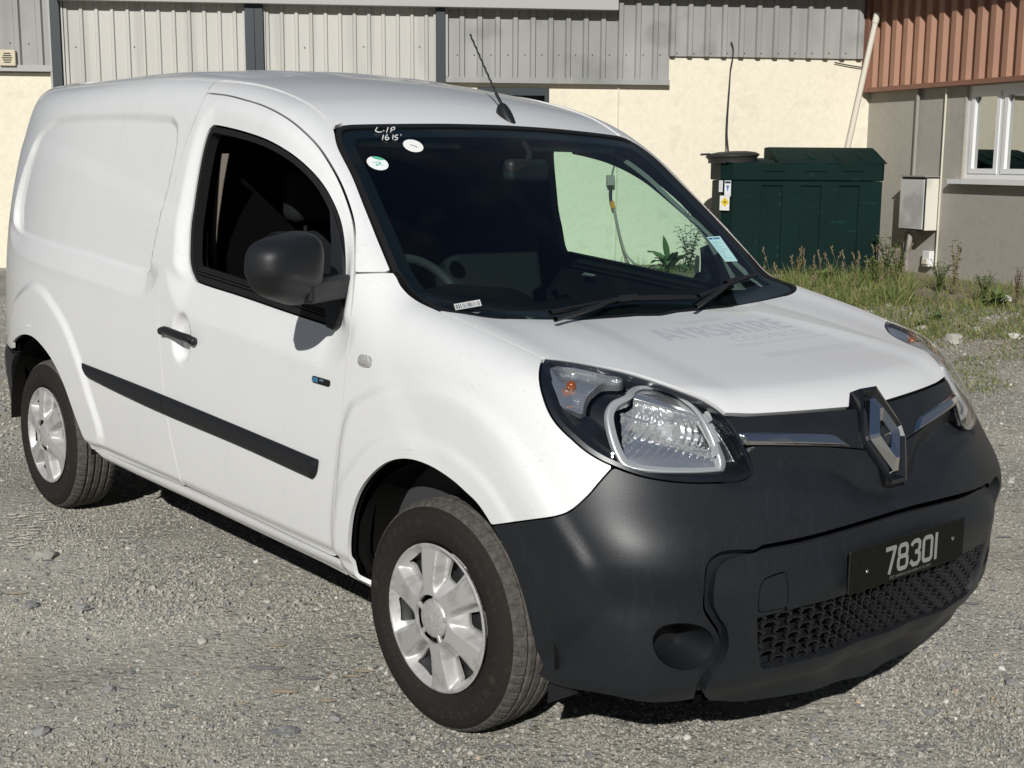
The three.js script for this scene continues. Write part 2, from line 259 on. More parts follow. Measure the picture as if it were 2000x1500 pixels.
const winS = sdP(SD, winPx, (x, y) => mix(.028, .0126, clamp((560 - y) / 300, 0, 1))), recS = sdP(SD, recPx, (x, y) => mix(.026, .011, clamp((530 - y) / 290, 0, 1))), shelfS = sdP(SD, shelfPx), scoopS = sdP(SD, scoopPx), aFo = sdP(SD, archFoPx), aFi = sdP(SD, archFiPx), aRo = sdP(SD, archRoPx);
const handC = SD.inv(onBody(350, 657));
// inset of depth e inside outline b, sloping out over w on most sides and over wl below it
function inset(b, e0, w, wl, vRef, step, top) { return (u, v) => { const d = b(u, v), e = e0 * mix(1, top, sst(1.12, 1.62, v)); if (d > wl) return 0; const lowr = sst(vRef(u) + .05, vRef(u) - .01, v), q = Math.max(0, d), a = 1 - sst(0, w, q), l = 1 - q / wl, lin_ = l + .35 * l * (1 - l) * (l - .5); return -e * mix(a, Math.max(0, lin_), lowr) - (step ? step * sst(.004, -.010, d) : 0); }; }
const footOf = (px, off) => { const o = outline(SD, { s: px, off }); return (u) => { let k = 0; const q = o[0][0] < o[o.length - 1][0] ? o : [...o].reverse(); u = clamp(u, q[0][0], q[q.length - 1][0]); while (k < q.length - 2 && q[k + 1][0] < u) k++; const t = clamp((u - q[k][0]) / (q[k + 1][0] - q[k][0] + 1e-9), 0, 1); return mix(q[k][1], q[k + 1][1], t); }; };
const winFoot = footOf([[392, 552], [470, 577], [560, 608], [640, 634]], .028), recFoot = footOf([[60, 462], [105, 478], [210, 509], [283, 532]], .022);
const doorD = inset(winS, .028, .06, .115, winFoot, 0, .45), recD = inset(recS, .018, .010, .085, recFoot, .0085, .15);
const flareD = (u, v) => .012 * sst(.012, -.03, aFo(u, v)) + .005 * sst(.01, -.015, aFi(u, v));
const flareR = (u, v) => .013 * sst(.012, -.03, aRo(u, v));
const handD = (u, v) => { const a = (u - handC[0] - .012) / .066, b = (v - handC[1] + .004) / .088, r = a * a + b * b; return r < 1 ? -.026 * sst(1, .35, r) : 0; };
const sillU = (u, v) => -.012 * sst(.40, .375, v) - .03 * sst(.345, .30, v);
const sideDisp = (u, v) => recD(u, v) + doorD(u, v) + flareD(u, v) + flareR(u, v) + sillU(u, v) + handD(u, v);
const fendDisp = (u, v, P) => { const q = SD.inv(P); return flareD(q[0], q[1]) + doorD(q[0], q[1]) + sillU(q[0], q[1]); };

// --- rear body side, to the middle of the tail
const bottomRear = [[178, 874], [196, 886], [270, 915], [353, 950]];
const rocker = [[182, 880], [260, 912], [353, 953], [450, 999], [560, 1052], [640, 1091], [672, 1108], [703, 1126]];
const rearEnd = XR - KRu * Math.PI / 2;
const bodySide = polySD([
  ...outline(SD, { s: rev(doorRear) }), ...outline(SD, { l: [[404, 182], [412, 168], [423, 157.5]] }),
  ...outline(SD, { s: [[423, 157.5], [380, 154.5], [330, 155], [280, 158], [200, 165], [130, 172]] }).slice(1), ...[[-3.2, 1.795], [-3.5, 1.76], [rearEnd, 1.74], [rearEnd, .62], [-3.1, .62], [-2.95, .64]],
  ...outline(SD, { s: archRpx }), ...outline(SD, { s: [[178, 874], [186, 881], [260, 912], [353, 951]] }).slice(1),
]);
const gBodySide = panel(SD, bodySide, { disp: sideDisp, step: .0072, gap: .003 });
// --- front door
const doorS = polySD([...outline(SD, { s: doorTop }), ...outline(SD, { s: doorFront }).slice(1), ...outline(SD, { s: [[657.5, 1060], [656, 1080], [650, 1089], [640, 1088]] }).slice(1), ...outline(SD, { s: [[640, 1088], [560, 1049], [450, 996], [356, 950]] }).slice(1), ...outline(SD, { s: rev(doorRear) }).slice(1, -1)]);
const gDoor = panel(SD, minus(doorS, winS), { disp: sideDisp, step: .010, gap: .0038 });
// --- A pillar and cant rail
const wsEdge = [[655, 262], [662, 290], [690, 345], [715, 405], [740, 463], [757, 505], [768, 532]];
const pillarS = polySD([...outline(SD, { s: rev(doorTop) }), ...outline(SD, { l: [[404, 181], [412, 168], [423, 157.5]] }).slice(1), ...outline(SD, { s: ditchLo }).slice(1), ...outline(SD, { s: wsEdge }), ...outline(SD, { l: [[768, 532], [693, 533]] }).slice(1, -1)]);
const gPillar = panel(SD, pillarS, { step: .012, gap: .0022, disp: doorD });
// --- cant rail moulding in the roof gutter
const railS = polySD([...outline(SD, { s: [[130, 172], [200, 165], [280, 158], [330, 155], [380, 154.5], [423, 157.5], ...ditchLo.slice(1)] }), ...outline(SD, { s: [[671, 242], ...rev(ditchUp).slice(1), [380, 151], [330, 151.5], [280, 154], [200, 160.5], [130, 168.5]] })]);
const gRail = panel(SD, railS, { step: .01, gap: .001, disp: () => .004 });
// --- front wing
const bonSeam = [[852, 605], [905, 628], [960, 652], [1010, 675], [1062, 699]];
const lampRear = [[1062, 699], [1056, 715], [1054, 740], [1060, 772], [1075, 810], [1100, 842], [1140, 875], [1175, 895], [1207, 908]];
const bumpSeam = [[1207, 908], [1180, 935], [1150, 967], [1120, 994], [1095, 1006], [1050, 1013], [970, 1024]];
const cowlEdge = [[768, 532], [776, 542], [784, 558], [800, 576], [822, 591], [852, 605]];
const wingS = polySD([...outline(FD, { s: bonSeam }), ...outline(FD, { s: lampRear }).slice(1), ...outline(FD, { s: bumpSeam }).slice(1), ...outline(FD, { s: archFpx }).slice(1), ...outline(FD, { l: [[728, 1152], [729, 1167], [700, 1153], [672, 1138], [657, 1130], [657, 1100]] }).slice(1), ...outline(FD, { s: rev(doorFront) }), ...outline(FD, { l: [[693, 533], [768, 532]] }).slice(1), ...outline(FD, { s: cowlEdge }).slice(1, -1)]);
const gWing = panel(FD, wingS, { step: .012, gap: .0022, disp: fendDisp });
// --- rocker
const rockS = polySD([...outline(SD, { s: [[180, 877], [260, 914], [353, 953], [450, 999], [560, 1052], [640, 1091], [656, 1099]] }), ...outline(SD, { s: [[656, 1130], [600, 1100], [490, 1046], [385, 992], [308, 955], [210, 908], [196, 898]] })]);
const gRocker = panel(SD, rockS, { step: .012, gap: .0015, disp: sideDisp });
// --- bonnet (near half from the picture, far half mirrored)
const lampTop = [[1062, 699], [1115, 705], [1165, 714], [1215, 725], [1265, 740], [1315, 757.5], [1365, 777.5], [1395, 795], [1417.5, 812.5]];
const bonFront = [[1417.5, 812.5], [1500, 808], [1580, 802.5], [1659, 796]];
const bonRear = [[852, 605], [900, 612], [960, 621], [1040, 626], [1110, 626], [1180, 621]];
const bonRim = [...outline(topDom, { s: bonSeam }), ...outline(topDom, { s: lampTop }).slice(1), ...outline(topDom, { s: bonFront }).slice(1)], bonBack = outline(topDom, { s: bonRear });
const bonFrontX = bonRim[bonRim.length - 1][0];

const bonBackX = bonBack[bonBack.length - 1][0];
const notchB = topDom.inv(onBody(1659, 796)), notchT = topDom.inv(onBody(1661, 768));

const bonnetS = mirV(polySD([...bonRim, notchT, [notchT[0], -.05], [bonBackX + .004, -.05], ...rev(bonBack)]));
const bonTex = canvasTex(2048, 1600, (c, w, h) => {
  c.fillStyle = '#e4e5e4'; c.fillRect(0, 0, w, h);
  // ghost of removed lettering: canvas x runs from the van's right to its left, y from the screen to the nose
  const px = (z) => (0.85 - z) / 1.7 * w, py = (x) => (x + .25) / 1.1 * h;
  c.save(); c.fillStyle = '#cdd1d5';
  const word = (t, x, z0, z1, size, font) => { c.font = font.replace('S', size); const m = c.measureText(t).width; c.save(); c.translate(px(z0), py(x)); c.scale((px(z1) - px(z0)) / m, 1); c.fillText(t, 0, 0); c.restore(); };
  word('South', .085, .03, -.17, 60, 'bold Spx serif');
  word('AYRSHIRE', .225, .23, -.33, 210, 'bold Spx sans-serif');
  word('COUNCIL', .285, .02, -.34, 74, 'Spx sans-serif');
  word('Comhairle Siorrachd Àir a Deas', .325, .09, -.37, 46, 'Spx sans-serif');
  word('south-ayrshire.gov.uk', .43, .05, -.40, 84, 'Spx serif');
  c.fillStyle = '#d3d5d0'; c.beginPath(); c.moveTo(px(-.21), py(-.02)); c.quadraticCurveTo(px(-.27), py(-.09), px(-.38), py(-.075)); c.quadraticCurveTo(px(-.47), py(-.05), px(-.455), py(.02)); c.quadraticCurveTo(px(-.49), py(.3), px(-.515), py(.5)); c.quadraticCurveTo(px(-.42), py(.3), px(-.36), py(.06)); c.quadraticCurveTo(px(-.28), py(.06), px(-.21), py(-.02)); c.fill();
  c.fillStyle = '#e8e8e0'; c.beginPath(); c.ellipse(px(-.40), py(-.02), 52, 42, .2, 0, 7); c.fill(); c.beginPath(); c.moveTo(px(-.20), py(-.03)); c.quadraticCurveTo(px(-.26), py(.02), px(-.345), py(.045)); c.lineTo(px(-.35), py(.07)); c.quadraticCurveTo(px(-.24), py(.07), px(-.20), py(-.03)); c.fill();
  c.restore();
  for (let i = 0; i < 240; i++) { c.fillStyle = `rgba(120,118,108,${rr(.04, .16)})`; c.beginPath(); c.arc(rr(0, w), rr(0, h), rr(.6, 2.6), 0, 7); c.fill(); }
  for (let i = 0; i < 26; i++) { c.strokeStyle = `rgba(130,128,120,${rr(.05, .16)})`; c.lineWidth = rr(1, 4); const x = rr(0, w), y = rr(.5 * h, h); c.beginPath(); c.moveTo(x, y); c.quadraticCurveTo(x + rr(-20, 20), y + rr(-10, 10), x + rr(-50, 50), y + rr(-20, 20)); c.stroke(); }
});
const bonPaint = M.paint.clone(); bonPaint.map = bonTex; bonPaint.clearcoat = .6; bonPaint.clearcoatRoughness = .28;
const bonD = (x, z) => { const a = Math.abs(z); return .006 * sst(.34, .46, a - .14 * (x - .3)) * sst(.66, .5, a) * sst(-.12, .05, x) ; };
const gBonnet = panel(topDom, bonnetS, { step: .012, gap: .0022, disp: bonD, uvf: (P) => [(0.85 - P.z) / 1.7, 1 - (P.x + .25) / 1.1], skirt: .015 });
// --- roof
const wsTopPx = [[657, 252], [675, 245], [720, 243], [800, 242], [880, 242], [960, 244]];
const roofRim = outline(topDom, { s: [[652, 249], [668, 240], [636, 211.6], [588, 186], [540, 167.6], [492, 159], [444, 154], [380, 151], [330, 151.5], [280, 154], [200, 160.5], [130, 168.5]] });
const wsTopD = outline(topDom, { s: wsTopPx });

// --- roof sheet with pressed ribs
const roofS = mirV(polySD([...roofRim, [-3.22, .57], [-3.26, .3], [-3.27, -.05], [wsTopD[wsTopD.length - 1][0], -.05], ...rev(wsTopD)]));
const roofD = (x, z) => { let d = 0; for (const c of [0, .27, .5]) { const a = Math.abs(Math.abs(z) - c); d += .008 * sst(.10, .055, a) * sst(-1.35 - c * .12, -1.6, x) * sst(-3.15, -2.95, x); } return d; };
const gRoof = panel(topDom, roofS, { step: .02, gap: .001, disp: roofD });
part('roof', gRoof, M.paint, van);
part('bonnet', gBonnet, bonPaint, van);
const both = (name, g, mat, parent = van) => [part(name, g, mat, parent), part(name, mirrorZ(g), mat, parent)];
const [sideN, sideFar] = both('body_side', gBodySide, M.paint);
const [doorN, doorFar] = both('front_door', gDoor, M.paint);
doorN.userData.label = 'white front door with its window open and a black mirror';
both('roof_pillar', gPillar, M.paint); both('roof_rail', gRail, M.paint); both('front_wing', gWing, M.paint); both('rocker_panel', gRocker, M.paint);
// dark inner shell behind the gaps
const wholeSide = polySD([[-3.2, 1.74], [rearEnd, 1.70], [rearEnd, .36], [-2.95, .36], [-2.93, .62], ...outline(SD, { s: archRpx }), [-2.06, .33], [-.3, .33], ...outline(SD, { s: rev(archFpx) }), [.33, .7], [.36, .9], [.2, 1.02], [-.12, 1.08], ...outline(SD, { s: rev(wsEdge) }).map((p) => [p[0] - .02, p[1] - .01]), ...outline(SD, { s: rev(ditchLo) }).map((p) => [p[0], p[1] - .01])]);
both('inner_shell', panel(SD, minus(wholeSide, grow(winS, .004)), { step: .03, gap: 0, disp: dOff(-.026, sideDisp), skirt: 0 }), M.void);
part('inner_roof', panel(topDom, roofS, { step: .05, gap: .01, disp: () => -.03, skirt: 0 }), M.trim, van);
part('inner_bonnet', panel(topDom, bonnetS, { step: .04, gap: .004, disp: () => -.024, skirt: 0 }), M.void, van);

both('rear_bumper', panel(SD, polySD([[-2.915, .645], [-2.96, .615], [rearEnd, .615], [rearEnd, .34], [-3.06, .34], [-3.03, .45], [-2.985, .55]]), { step: .015, gap: .001, disp: (u, v) => .006 + .012 * sst(.64, .56, v), skirt: .03 }), M.plastic2);
// --- windscreen
const wsBot = [[768, 532], [785, 556], [802, 574], [824, 590], [854, 604], [900, 611], [960, 620], [1040, 625], [1110, 625], [1180, 620], [1240, 615]];
const wsOut = [...outline(topDom, { s: rev(wsEdge) }), ...outline(topDom, { s: wsTopPx }), [wsTopD[wsTopD.length - 1][0], -.06], [bonBackX + .03, -.06], ...rev(outline(topDom, { s: wsBot }).map((p) => [p[0] + .012, p[1]]))];
const wsS = mirV(polySD(wsOut));
const wsIn = grow(wsS, -.016);   // glass
const glassF = panel(topDom, wsIn, { step: .02, gap: 0, disp: () => -.004, skirt: 0 });
const screen = part('windscreen', glassF, M.glass, van);
const daylight = (x, z) => Math.max(wsIn(x, z) + .042, x - (-.105 - .12 * z * z) );   // what the black ceramic border leaves clear
daylight.box = wsIn.box;
part('ceramic_border', panel(topDom, minus(wsIn, daylight), { step: .012, gap: 0, disp: () => -.0075, skirt: 0 }), M.frit, screen);
part('screen_seal', panel(topDom, minus(wsS, grow(wsIn, -.003)), { step: .008, gap: .0005, disp: () => .001, skirt: .02 }), M.rubber, screen);
// plastic corner between screen and wing
const cornS = polySD([...outline(FD, { s: [[768, 531], [772, 534], [784, 557], [800, 575], [822, 590], [852, 604]] }), ...outline(FD, { s: [[832, 592], [806, 570], [790, 548], [776, 530]] })]);
both('scuttle_corner', panel(FD, cornS, { step: .008, gap: .0005, disp: () => .002 }), M.trim);
// scuttle under the wipers
part('scuttle', panel(topDom, mirV(polySD([[-.19, .74], [-.15, .74], ...outline(topDom, { s: bonRear }), [bonBackX + .01, -.06], [-.14, -.06], [-.16, .4]])), { step: .02, gap: 0, disp: () => -.02, skirt: 0 }), M.void, van);

// --- side windows: near one wound down, far one closed
const rubS = minus(winS, grow(winS, -.018));
const sealN = part('window_seal', panel(SD, rubS, { step: .008, gap: .0008, disp: dOff(-.003, sideDisp), skirt: .035 }), M.rubber, doorN);
part('window_seal', mirrorZ(sealN.geometry), M.rubber, doorFar);
part('window_glass', mirrorZ(panel(SD, grow(winS, -.016), { step: .04, gap: 0, disp: dOff(-.02, sideDisp), skirt: 0 })), M.glass, doorFar);
{ // waist strips along the foot of the window, and the channel of the lowered glass
  const a = outline(SD, { s: [[384, 546], [470, 573], [560, 603], [648, 633]], off: .028 }), b = outline(SD, { s: [[648, 606], [560, 576], [470, 546], [384, 518]], off: .036 });
  const g = panel(SD, polySD([...a, ...b]), { step: .01, gap: 0, disp: (u, v) => sideDisp(u, v) - .012, skirt: .02 }); part('waist_strip', g, M.rubber, doorN); part('waist_strip', mirrorZ(g), M.rubber, doorFar);
  const line = (off, d) => tube(outline(SD, { s: [[384, 543 - off], [470, 570 - off], [560, 600 - off], [646, 629 - off]], off: .030 }).map((p) => surf(SD, p[0], p[1], (u, v) => sideDisp(u, v) + d)), .0035, 30, 6);
  part('waist_bead', line(4, -.006), M.rubber, doorN); part('waist_bead', line(10, -.008), M.plastic2, doorN); part('waist_bead', line(16, -.008), M.rubber, doorN);
}
// --- black side mouldings
const mould = sdP(SD, [[161, 709], [165, 710], [240, 739], [320, 771], [470, 833], [610, 892], [621, 897], [623, 904], [620, 924], [612, 935], [600, 931], [470, 872], [325, 811], [240, 772], [180, 742], [172, 736], [167, 727]]);
const mouldOn = (k) => { const f = (u, v) => Math.max(mould(u, v), k(u, v) + .003); f.box = mould.box; return f; };
const mdD = (u, v) => .012 * sst(0, -.012, mould(u, v)) + .003;
{ const a = panel(SD, mouldOn(doorS), { step: .008, gap: 0, disp: (u, v) => sideDisp(u, v) + mdD(u, v), skirt: .006 }), b = panel(SD, mouldOn(bodySide), { step: .008, gap: 0, disp: (u, v) => sideDisp(u, v) + mdD(u, v), skirt: .006 });
  part('side_moulding', a, M.plastic2, doorN); part('side_moulding', mirrorZ(a), M.plastic2, doorFar); part('side_moulding', b, M.plastic2, sideN); part('side_moulding', mirrorZ(b), M.plastic2, sideFar); }
// --- door handle
{ const hp = cr([[322, 646], [333, 644], [350, 649], [366, 655], [378, 660], [383, 666]], 6).map((p) => SD.inv(onBody(p[0], p[1])));
  const pts = hp.map((p, i) => surf(SD, p[0], p[1], () => .012 + .014 * Math.sin(Math.PI * clamp(i / (hp.length - 1), .06, .94))));
  const g = new THREE.TubeGeometry(new THREE.CatmullRomCurve3(pts), 40, .0135, 12), e = [pts[0], pts[pts.length - 1]].map((p) => new THREE.SphereGeometry(.0145, 12, 8).translate(p.x, p.y, p.z - .004));
  const h = merge(g, ...e); part('door_handle', h, M.plastic2, doorN); part('door_handle', mirrorZ(h), M.plastic2, doorFar); }
// --- small things on the near side
{ const s = sdP(SD, [[701, 697], [707, 692], [720, 694], [727, 700], [726, 713], [720, 718], [706, 715], [700, 709]]);
  both('side_repeater', panel(SD, s, { step: .005, gap: 0, disp: (u, v) => flareD(u, v) + .002 + .006 * sst(0, -.012, s(u, v)), skirt: .005 }), pm({ color: lin(.42, .42, .41), roughness: .25, clearcoat: 1, bumpMap: dataTex(64, (u, v) => { const n = (Math.floor(u * 8) + Math.floor(v * 8)) & 1; return [n, n, n]; }, false, 18), bumpScale: .001 }));
  const o = outline(SD, { l: [[611, 733], [645.5, 743], [645, 756], [611, 746], [611, 733]] }), b = uvBox(o);
  const badgeT = canvasTex(256, 96, (c, w, h) => { c.fillStyle = '#101214'; c.fillRect(0, 0, w, h); c.fillStyle = '#4fa3d8'; c.font = 'bold 78px sans-serif'; c.fillText('ZE', 6, 76); c.fillStyle = '#9fb6c6'; c.font = 'bold 34px sans-serif'; c.fillText('033', 112, 46); });
  part('model_badge', panel(SD, polySD(o), { step: .006, gap: 0, disp: dOff(.003, sideDisp), skirt: .003, uvf: (P, u, v) => [(u - b[0]) / (b[1] - b[0]), (v - b[2]) / (b[3] - b[2])] }), sm({ map: badgeT, roughness: .4 }), doorN);
  for (const q of [[[799, 866], [818, 868], [817, 878], [799, 876], [799, 866]], [[58, 633], [66, 634], [66, 639], [58, 638], [58, 633]]]) part('reflective_label', panel(SD, polySD(outline(SD, { l: q })), { step: .006, gap: 0, disp: dOff(.0015, sideDisp), skirt: .001 }), M.white, q[0][0] > 400 ? van : sideN); }

// --- front end in dark plastic
const lampBot = [[1207, 908], [1260, 925], [1330, 938], [1400, 943], [1440, 941], [1462, 933], [1473, 918]];
const lampIn = [[1473, 918], [1466, 900], [1452, 868], [1440, 846], [1430, 830], [1417.5, 812.5]];
const lampOut = polySD([...outline(FD, { s: lampRear }), ...outline(FD, { s: lampBot }).slice(1), ...outline(FD, { s: lampIn }).slice(1), ...outline(FD, { s: rev(lampTop) }).slice(1, -1)]);
const chromeLow = [[1451, 868], [1520, 870], [1600, 871.5], [1657, 874], [1690, 877]], cl = outline(FD, { s: chromeLow }), clC = [UC + .02, cl[cl.length - 1][1] - .004];
const bonLow = [[1417.5, 815], [1500, 811], [1580, 805.5], [1660, 799]], bl = outline(FD, { s: bonLow });
const grS = mirU(polySD([...bl, [UC + .02, bl[bl.length - 1][1] + .004], clC, ...rev(cl), ...outline(FD, { s: [[1452, 868], [1440, 846], [1430, 830], [1417.5, 815]] }).slice(1, -1)]));
const embHole = mirU(polySD([[UC - .093, .842], [UC - .035, .955], [UC - .02, 1.2], [UC + .02, 1.2], [UC + .02, .70], [UC - .012, .715]]));
const grille = part('upper_grille', panel(FD, minus(grS, embHole), { step: .01, gap: .001, skirt: .02 }), M.plastic, van);
const chS = sdP(FD, [[1442, 846.5], [1446, 846], [1525, 845.6], [1606, 848], [1629, 852], [1644, 861], [1657, 870.5], [1654, 871.5], [1600, 870], [1520, 869], [1456, 868.5], [1452, 866]]);
{ const g = panel(FD, chS, { step: .006, gap: 0, disp: (u, v) => .002 + .008 * sst(0, -.014, chS(u, v)), skirt: .006 }); part('chrome_strip', g, M.chrome, grille); part('chrome_strip', mirrorZ(g), M.chrome, grille); }
const crease = [[1476, 910], [1554, 913], [1612, 919], [1650, 929], [1676, 943.6], [1699, 958], [1722, 964], [1751, 967]];
const crO = outline(FDf, { s: crease });
const valley = mirU(polySD([...crO, [UC + .05, crO[crO.length - 1][1]], [UC + .05, 1.0], [crO[0][0], 1.0], [crO[0][0] - .05, .82]]));
const lowL = [[1474, 1070], [1425, 1071], [1397.5, 1080], [1382, 1101], [1377.5, 1142.6], [1375, 1188], [1387, 1212], [1401, 1233], [1408, 1257], [1403, 1281], [1387, 1305.5], [1366, 1333], [1356, 1366]];
const lowI = [[1474, 1087], [1432, 1096], [1408, 1108], [1397, 1129], [1393, 1177], [1404, 1205], [1416.6, 1222], [1422.5, 1246.6], [1420, 1271], [1408, 1295], [1390.6, 1319], [1378, 1347], [1375, 1366]];
const slotT = [[1474, 1069], [1583, 1047], [1699, 1014], [1760, 995]], slotB = [[1474, 1085], [1583, 1066], [1699, 1034], [1760, 1016]];
const oL = outline(FDf, { s: lowL, off: .018 }), oI = outline(FDf, { s: lowI, off: .0 }), oT = outline(FDf, { s: slotT }), oB = outline(FDf, { s: slotB }), YB = .19, oBot = outline(FDf, { s: [[1356, 1367], [1375, 1366], [1450, 1363], [1550, 1349], [1640, 1332], [1730, 1312]], off: .03 });

const tc = oT[oT.length - 1], bc = oB[oB.length - 1];
const cutLow = mirU(polySD([...rev(oL), ...oT.slice(1), [UC + .05, tc[1]], [UC + .05, .05], [oL[oL.length - 1][0], .05]]));
const bumpOut = mirU(polySD([...outline(FDf, { s: rev(bumpSeam) }), ...outline(FDf, { s: lampBot }).slice(1), ...outline(FDf, { s: [[1473, 918], [1466, 900], [1452, 869]] }).slice(1), ...outline(FDf, { s: chromeLow.map((p) => [p[0], p[1] + 1]) }), [UC + .05, clC[1] - .004], [UC + .05, oBot[oBot.length - 1][1]], ...rev(oBot), ...rev(outline(FDf, { s: [[1062, 1308], [1078, 1326], [1120, 1340], [1170, 1352], [1260, 1371], [1340, 1369]], off: .03 })), ...rev(outline(FDf, { s: [[970, 1024], [995, 1070], [1018, 1125], [1035, 1180], [1046, 1235], [1055, 1285], [1062, 1308]] })).slice(1)]));
const fogC = FDf.inv(onBody(1336, 1261)), fogPx = [[1278, 1250], [1283, 1233], [1297, 1222], [1320, 1217], [1350, 1218], [1375, 1226], [1391, 1242], [1394, 1262], [1385, 1282], [1368, 1297], [1345, 1304], [1320, 1301], [1298, 1290], [1284, 1272]];
const fogS1 = sdP(FDf, fogPx, .024), fogS = mirU(fogS1);
const cornerIn = (w, v) => .030 * sst(.62, .50, v) * sst(.44, .60, w), foldU = (u) => u > UC ? 2 * UC - u : u, chinP = (u, v) => { const w = foldU(u); return .024 * sst(.70, .86, w) * sst(1.30, 1.08, w) * sst(.64, .52, v); };
const tuck = (v) => -.03 * sst(.33, .24, v) * sst(.33, .24, v);
const bumpD = (u, v, P) => { const w = u > UC ? 2 * UC - u : u, q = SD.inv(new V3(P.x, P.y, Math.abs(P.z))); const vd = valley(u, v), vk = vd < 0 ? Math.max(0, 1 + vd / .06) : vd < .06 ? (1 - vd / .06) * sst(.06, .04, vd) * sst(.68, .705, v) : 0; return -.038 * vk - cornerIn(w, v) + tuck(v) + .007 * sst(.16, .02, fogS1(w, v)) + flareD(q[0], q[1]) * sst(.62, .5, w); };
const bumper = part('front_bumper', panel(FDf, minus(bumpOut, cutLow, fogS), { step: .0085, gap: .002, disp: bumpD, skirt: .03 }), M.plastic, van);
// groove and lower middle section
part('bumper_groove', panel(FDf, minus(cutLow, mirU(polySD([...oT, [UC + .05, tc[1]], [UC + .05, bc[1]], ...rev(oB)])), mirU(polySD([[UC - .64, .21], [UC - .64, .48], [UC + .05, .48], [UC + .05, .21]])), mirU(polySD([[UC - .9, -.1], [UC - .9, .285], [UC + .05, .27], [UC + .05, -.1]]))), { step: .008, gap: 0, disp: (u, v) => -.040 + tuck(v), skirt: 0 }), M.plastic, bumper);
const grilPx = [[1479, 1207], [1480, 1260], [1484, 1295], [1496, 1304], [1550, 1291], [1640, 1268], [1715, 1246]], grilTop = [[1479, 1206], [1560, 1185], [1640, 1164], [1715, 1140]];
const gB = outline(FDf, { s: grilPx, off: -.008 }), gT = outline(FDf, { s: grilTop, off: -.008 });
const grilS = mirU(polySD([...rev(gT), ...gB.slice(1), [UC + .05, gB[gB.length - 1][1] - .004], [UC + .05, gT[gT.length - 1][1]]]));
const towS = sdP(FDf, [[1482, 1188], [1483, 1160], [1488, 1141], [1500, 1131], [1533, 1121], [1536, 1126], [1536, 1176], [1530, 1184], [1490, 1192]], -.006);
const lowS = mirU(polySD([...rev(oI), ...oB.slice(1), [UC + .05, bc[1]], [UC + .05, oBot[oBot.length - 1][1]], ...rev(oBot).filter((p) => p[0] > oI[oI.length - 1][0] + .01)]));
const lowD = (u, v) => -.010 + chinP(u, v) + tuck(v) - .022 * sst(.54, .64, v) + .004 * sst(.03, .012, grilS(u, v)) * sst(.42, .4, v);
const lower = part('lower_bumper', panel(FDf, minus(lowS, grilS, grow(towS, .002)), { step: .0085, gap: .001, disp: lowD, skirt: .055 }), M.plastic, van);
part('towing_eye_cover', panel(FDf, towS, { step: .006, gap: 0, disp: (u, v) => lowD(u, v) + .0005, skirt: .01 }), M.plastic, lower);
// honeycomb of the lower grille
{ const [a, b, c, d] = grilS.box, P = .074, Q = .0195, segs = [];
  const at = (u, v, k) => surf(FDf, u, v, (uu, vv) => -.016 + chinP(uu, vv) - k * .55 + tuck(vv));
  const bar = (p, q, w, dp) => { const N = 3; for (let i = 0; i < N; i++) { const m0 = [mix(p[0], q[0], i / N), mix(p[1], q[1], i / N)], m1 = [mix(p[0], q[0], (i + 1) / N), mix(p[1], q[1], (i + 1) / N)]; if (grilS((m0[0] + m1[0]) / 2, (m0[1] + m1[1]) / 2) > .004) continue;
      const dx = m1[0] - m0[0], dy = m1[1] - m0[1], L = Math.hypot(dx, dy), nx = -dy / L * w, ny = dx / L * w;
      const f = [at(m0[0] + nx, m0[1] + ny, 0), at(m0[0] - nx, m0[1] - ny, 0), at(m1[0] - nx, m1[1] - ny, 0), at(m1[0] + nx, m1[1] + ny, 0)], k = [at(m0[0] + nx, m0[1] + ny, dp), at(m0[0] - nx, m0[1] - ny, dp), at(m1[0] - nx, m1[1] - ny, dp), at(m1[0] + nx, m1[1] + ny, dp)];
      for (const [w1, w2, w3, w4] of [[f[0], f[1], f[2], f[3]], [f[1], k[1], k[2], f[2]], [f[3], k[3], k[0], f[0]]]) segs.push(w1, w2, w3, w1, w3, w4); } };
  for (let j = 0, v = c - Q; v < d + Q; v += Q, j++) for (let u = a - P + (j & 1 ? P / 2 : 0); u < b + P; u += P) {
    const h = P * .5 - .012;   // flat half width
    bar([u - h / 2 - .002, v + Q / 2], [u + h / 2 + .002, v + Q / 2], .0018, .03);                   // flats
    bar([u + h / 2, v + Q / 2], [u + P / 2 - h / 2, v], .0040, .024); bar([u - h / 2, v + Q / 2], [u - P / 2 + h / 2, v], .0040, .024);
    bar([u + P / 2 - h / 2, v], [u + h / 2, v - Q / 2], .0018, .024); bar([u - P / 2 + h / 2, v], [u - h / 2, v - Q / 2], .0018, .024);
  }
  const g = new THREE.BufferGeometry().setFromPoints(segs); g.computeVertexNormals(); g.setAttribute('uv', new THREE.Float32BufferAttribute(new Float32Array(segs.length * 2), 2)); part('grille_mesh', g, M.plastic2, lower);
}
part('grille_back', panel(FDf, grow(grilS, .01), { step: .03, gap: 0, disp: () => -.040, skirt: 0 }), M.black, lower);
part('radiator_void', panel(FDf, mirU(polySD([[UC - .56, .31], [UC - .56, .66], [UC + .05, .68], [UC + .05, .30]])), { step: .04, gap: 0, disp: () => -.075, skirt: 0 }), M.void, lower);
part('nose_void', panel(FD, mirU(polySD([[UC - .75, .60], [UC - .75, .86], [UC - .4, .93], [UC + .05, .98], [UC + .05, .60]])), { step: .04, gap: 0, disp: () => -.10, skirt: 0 }), M.void, bumper);
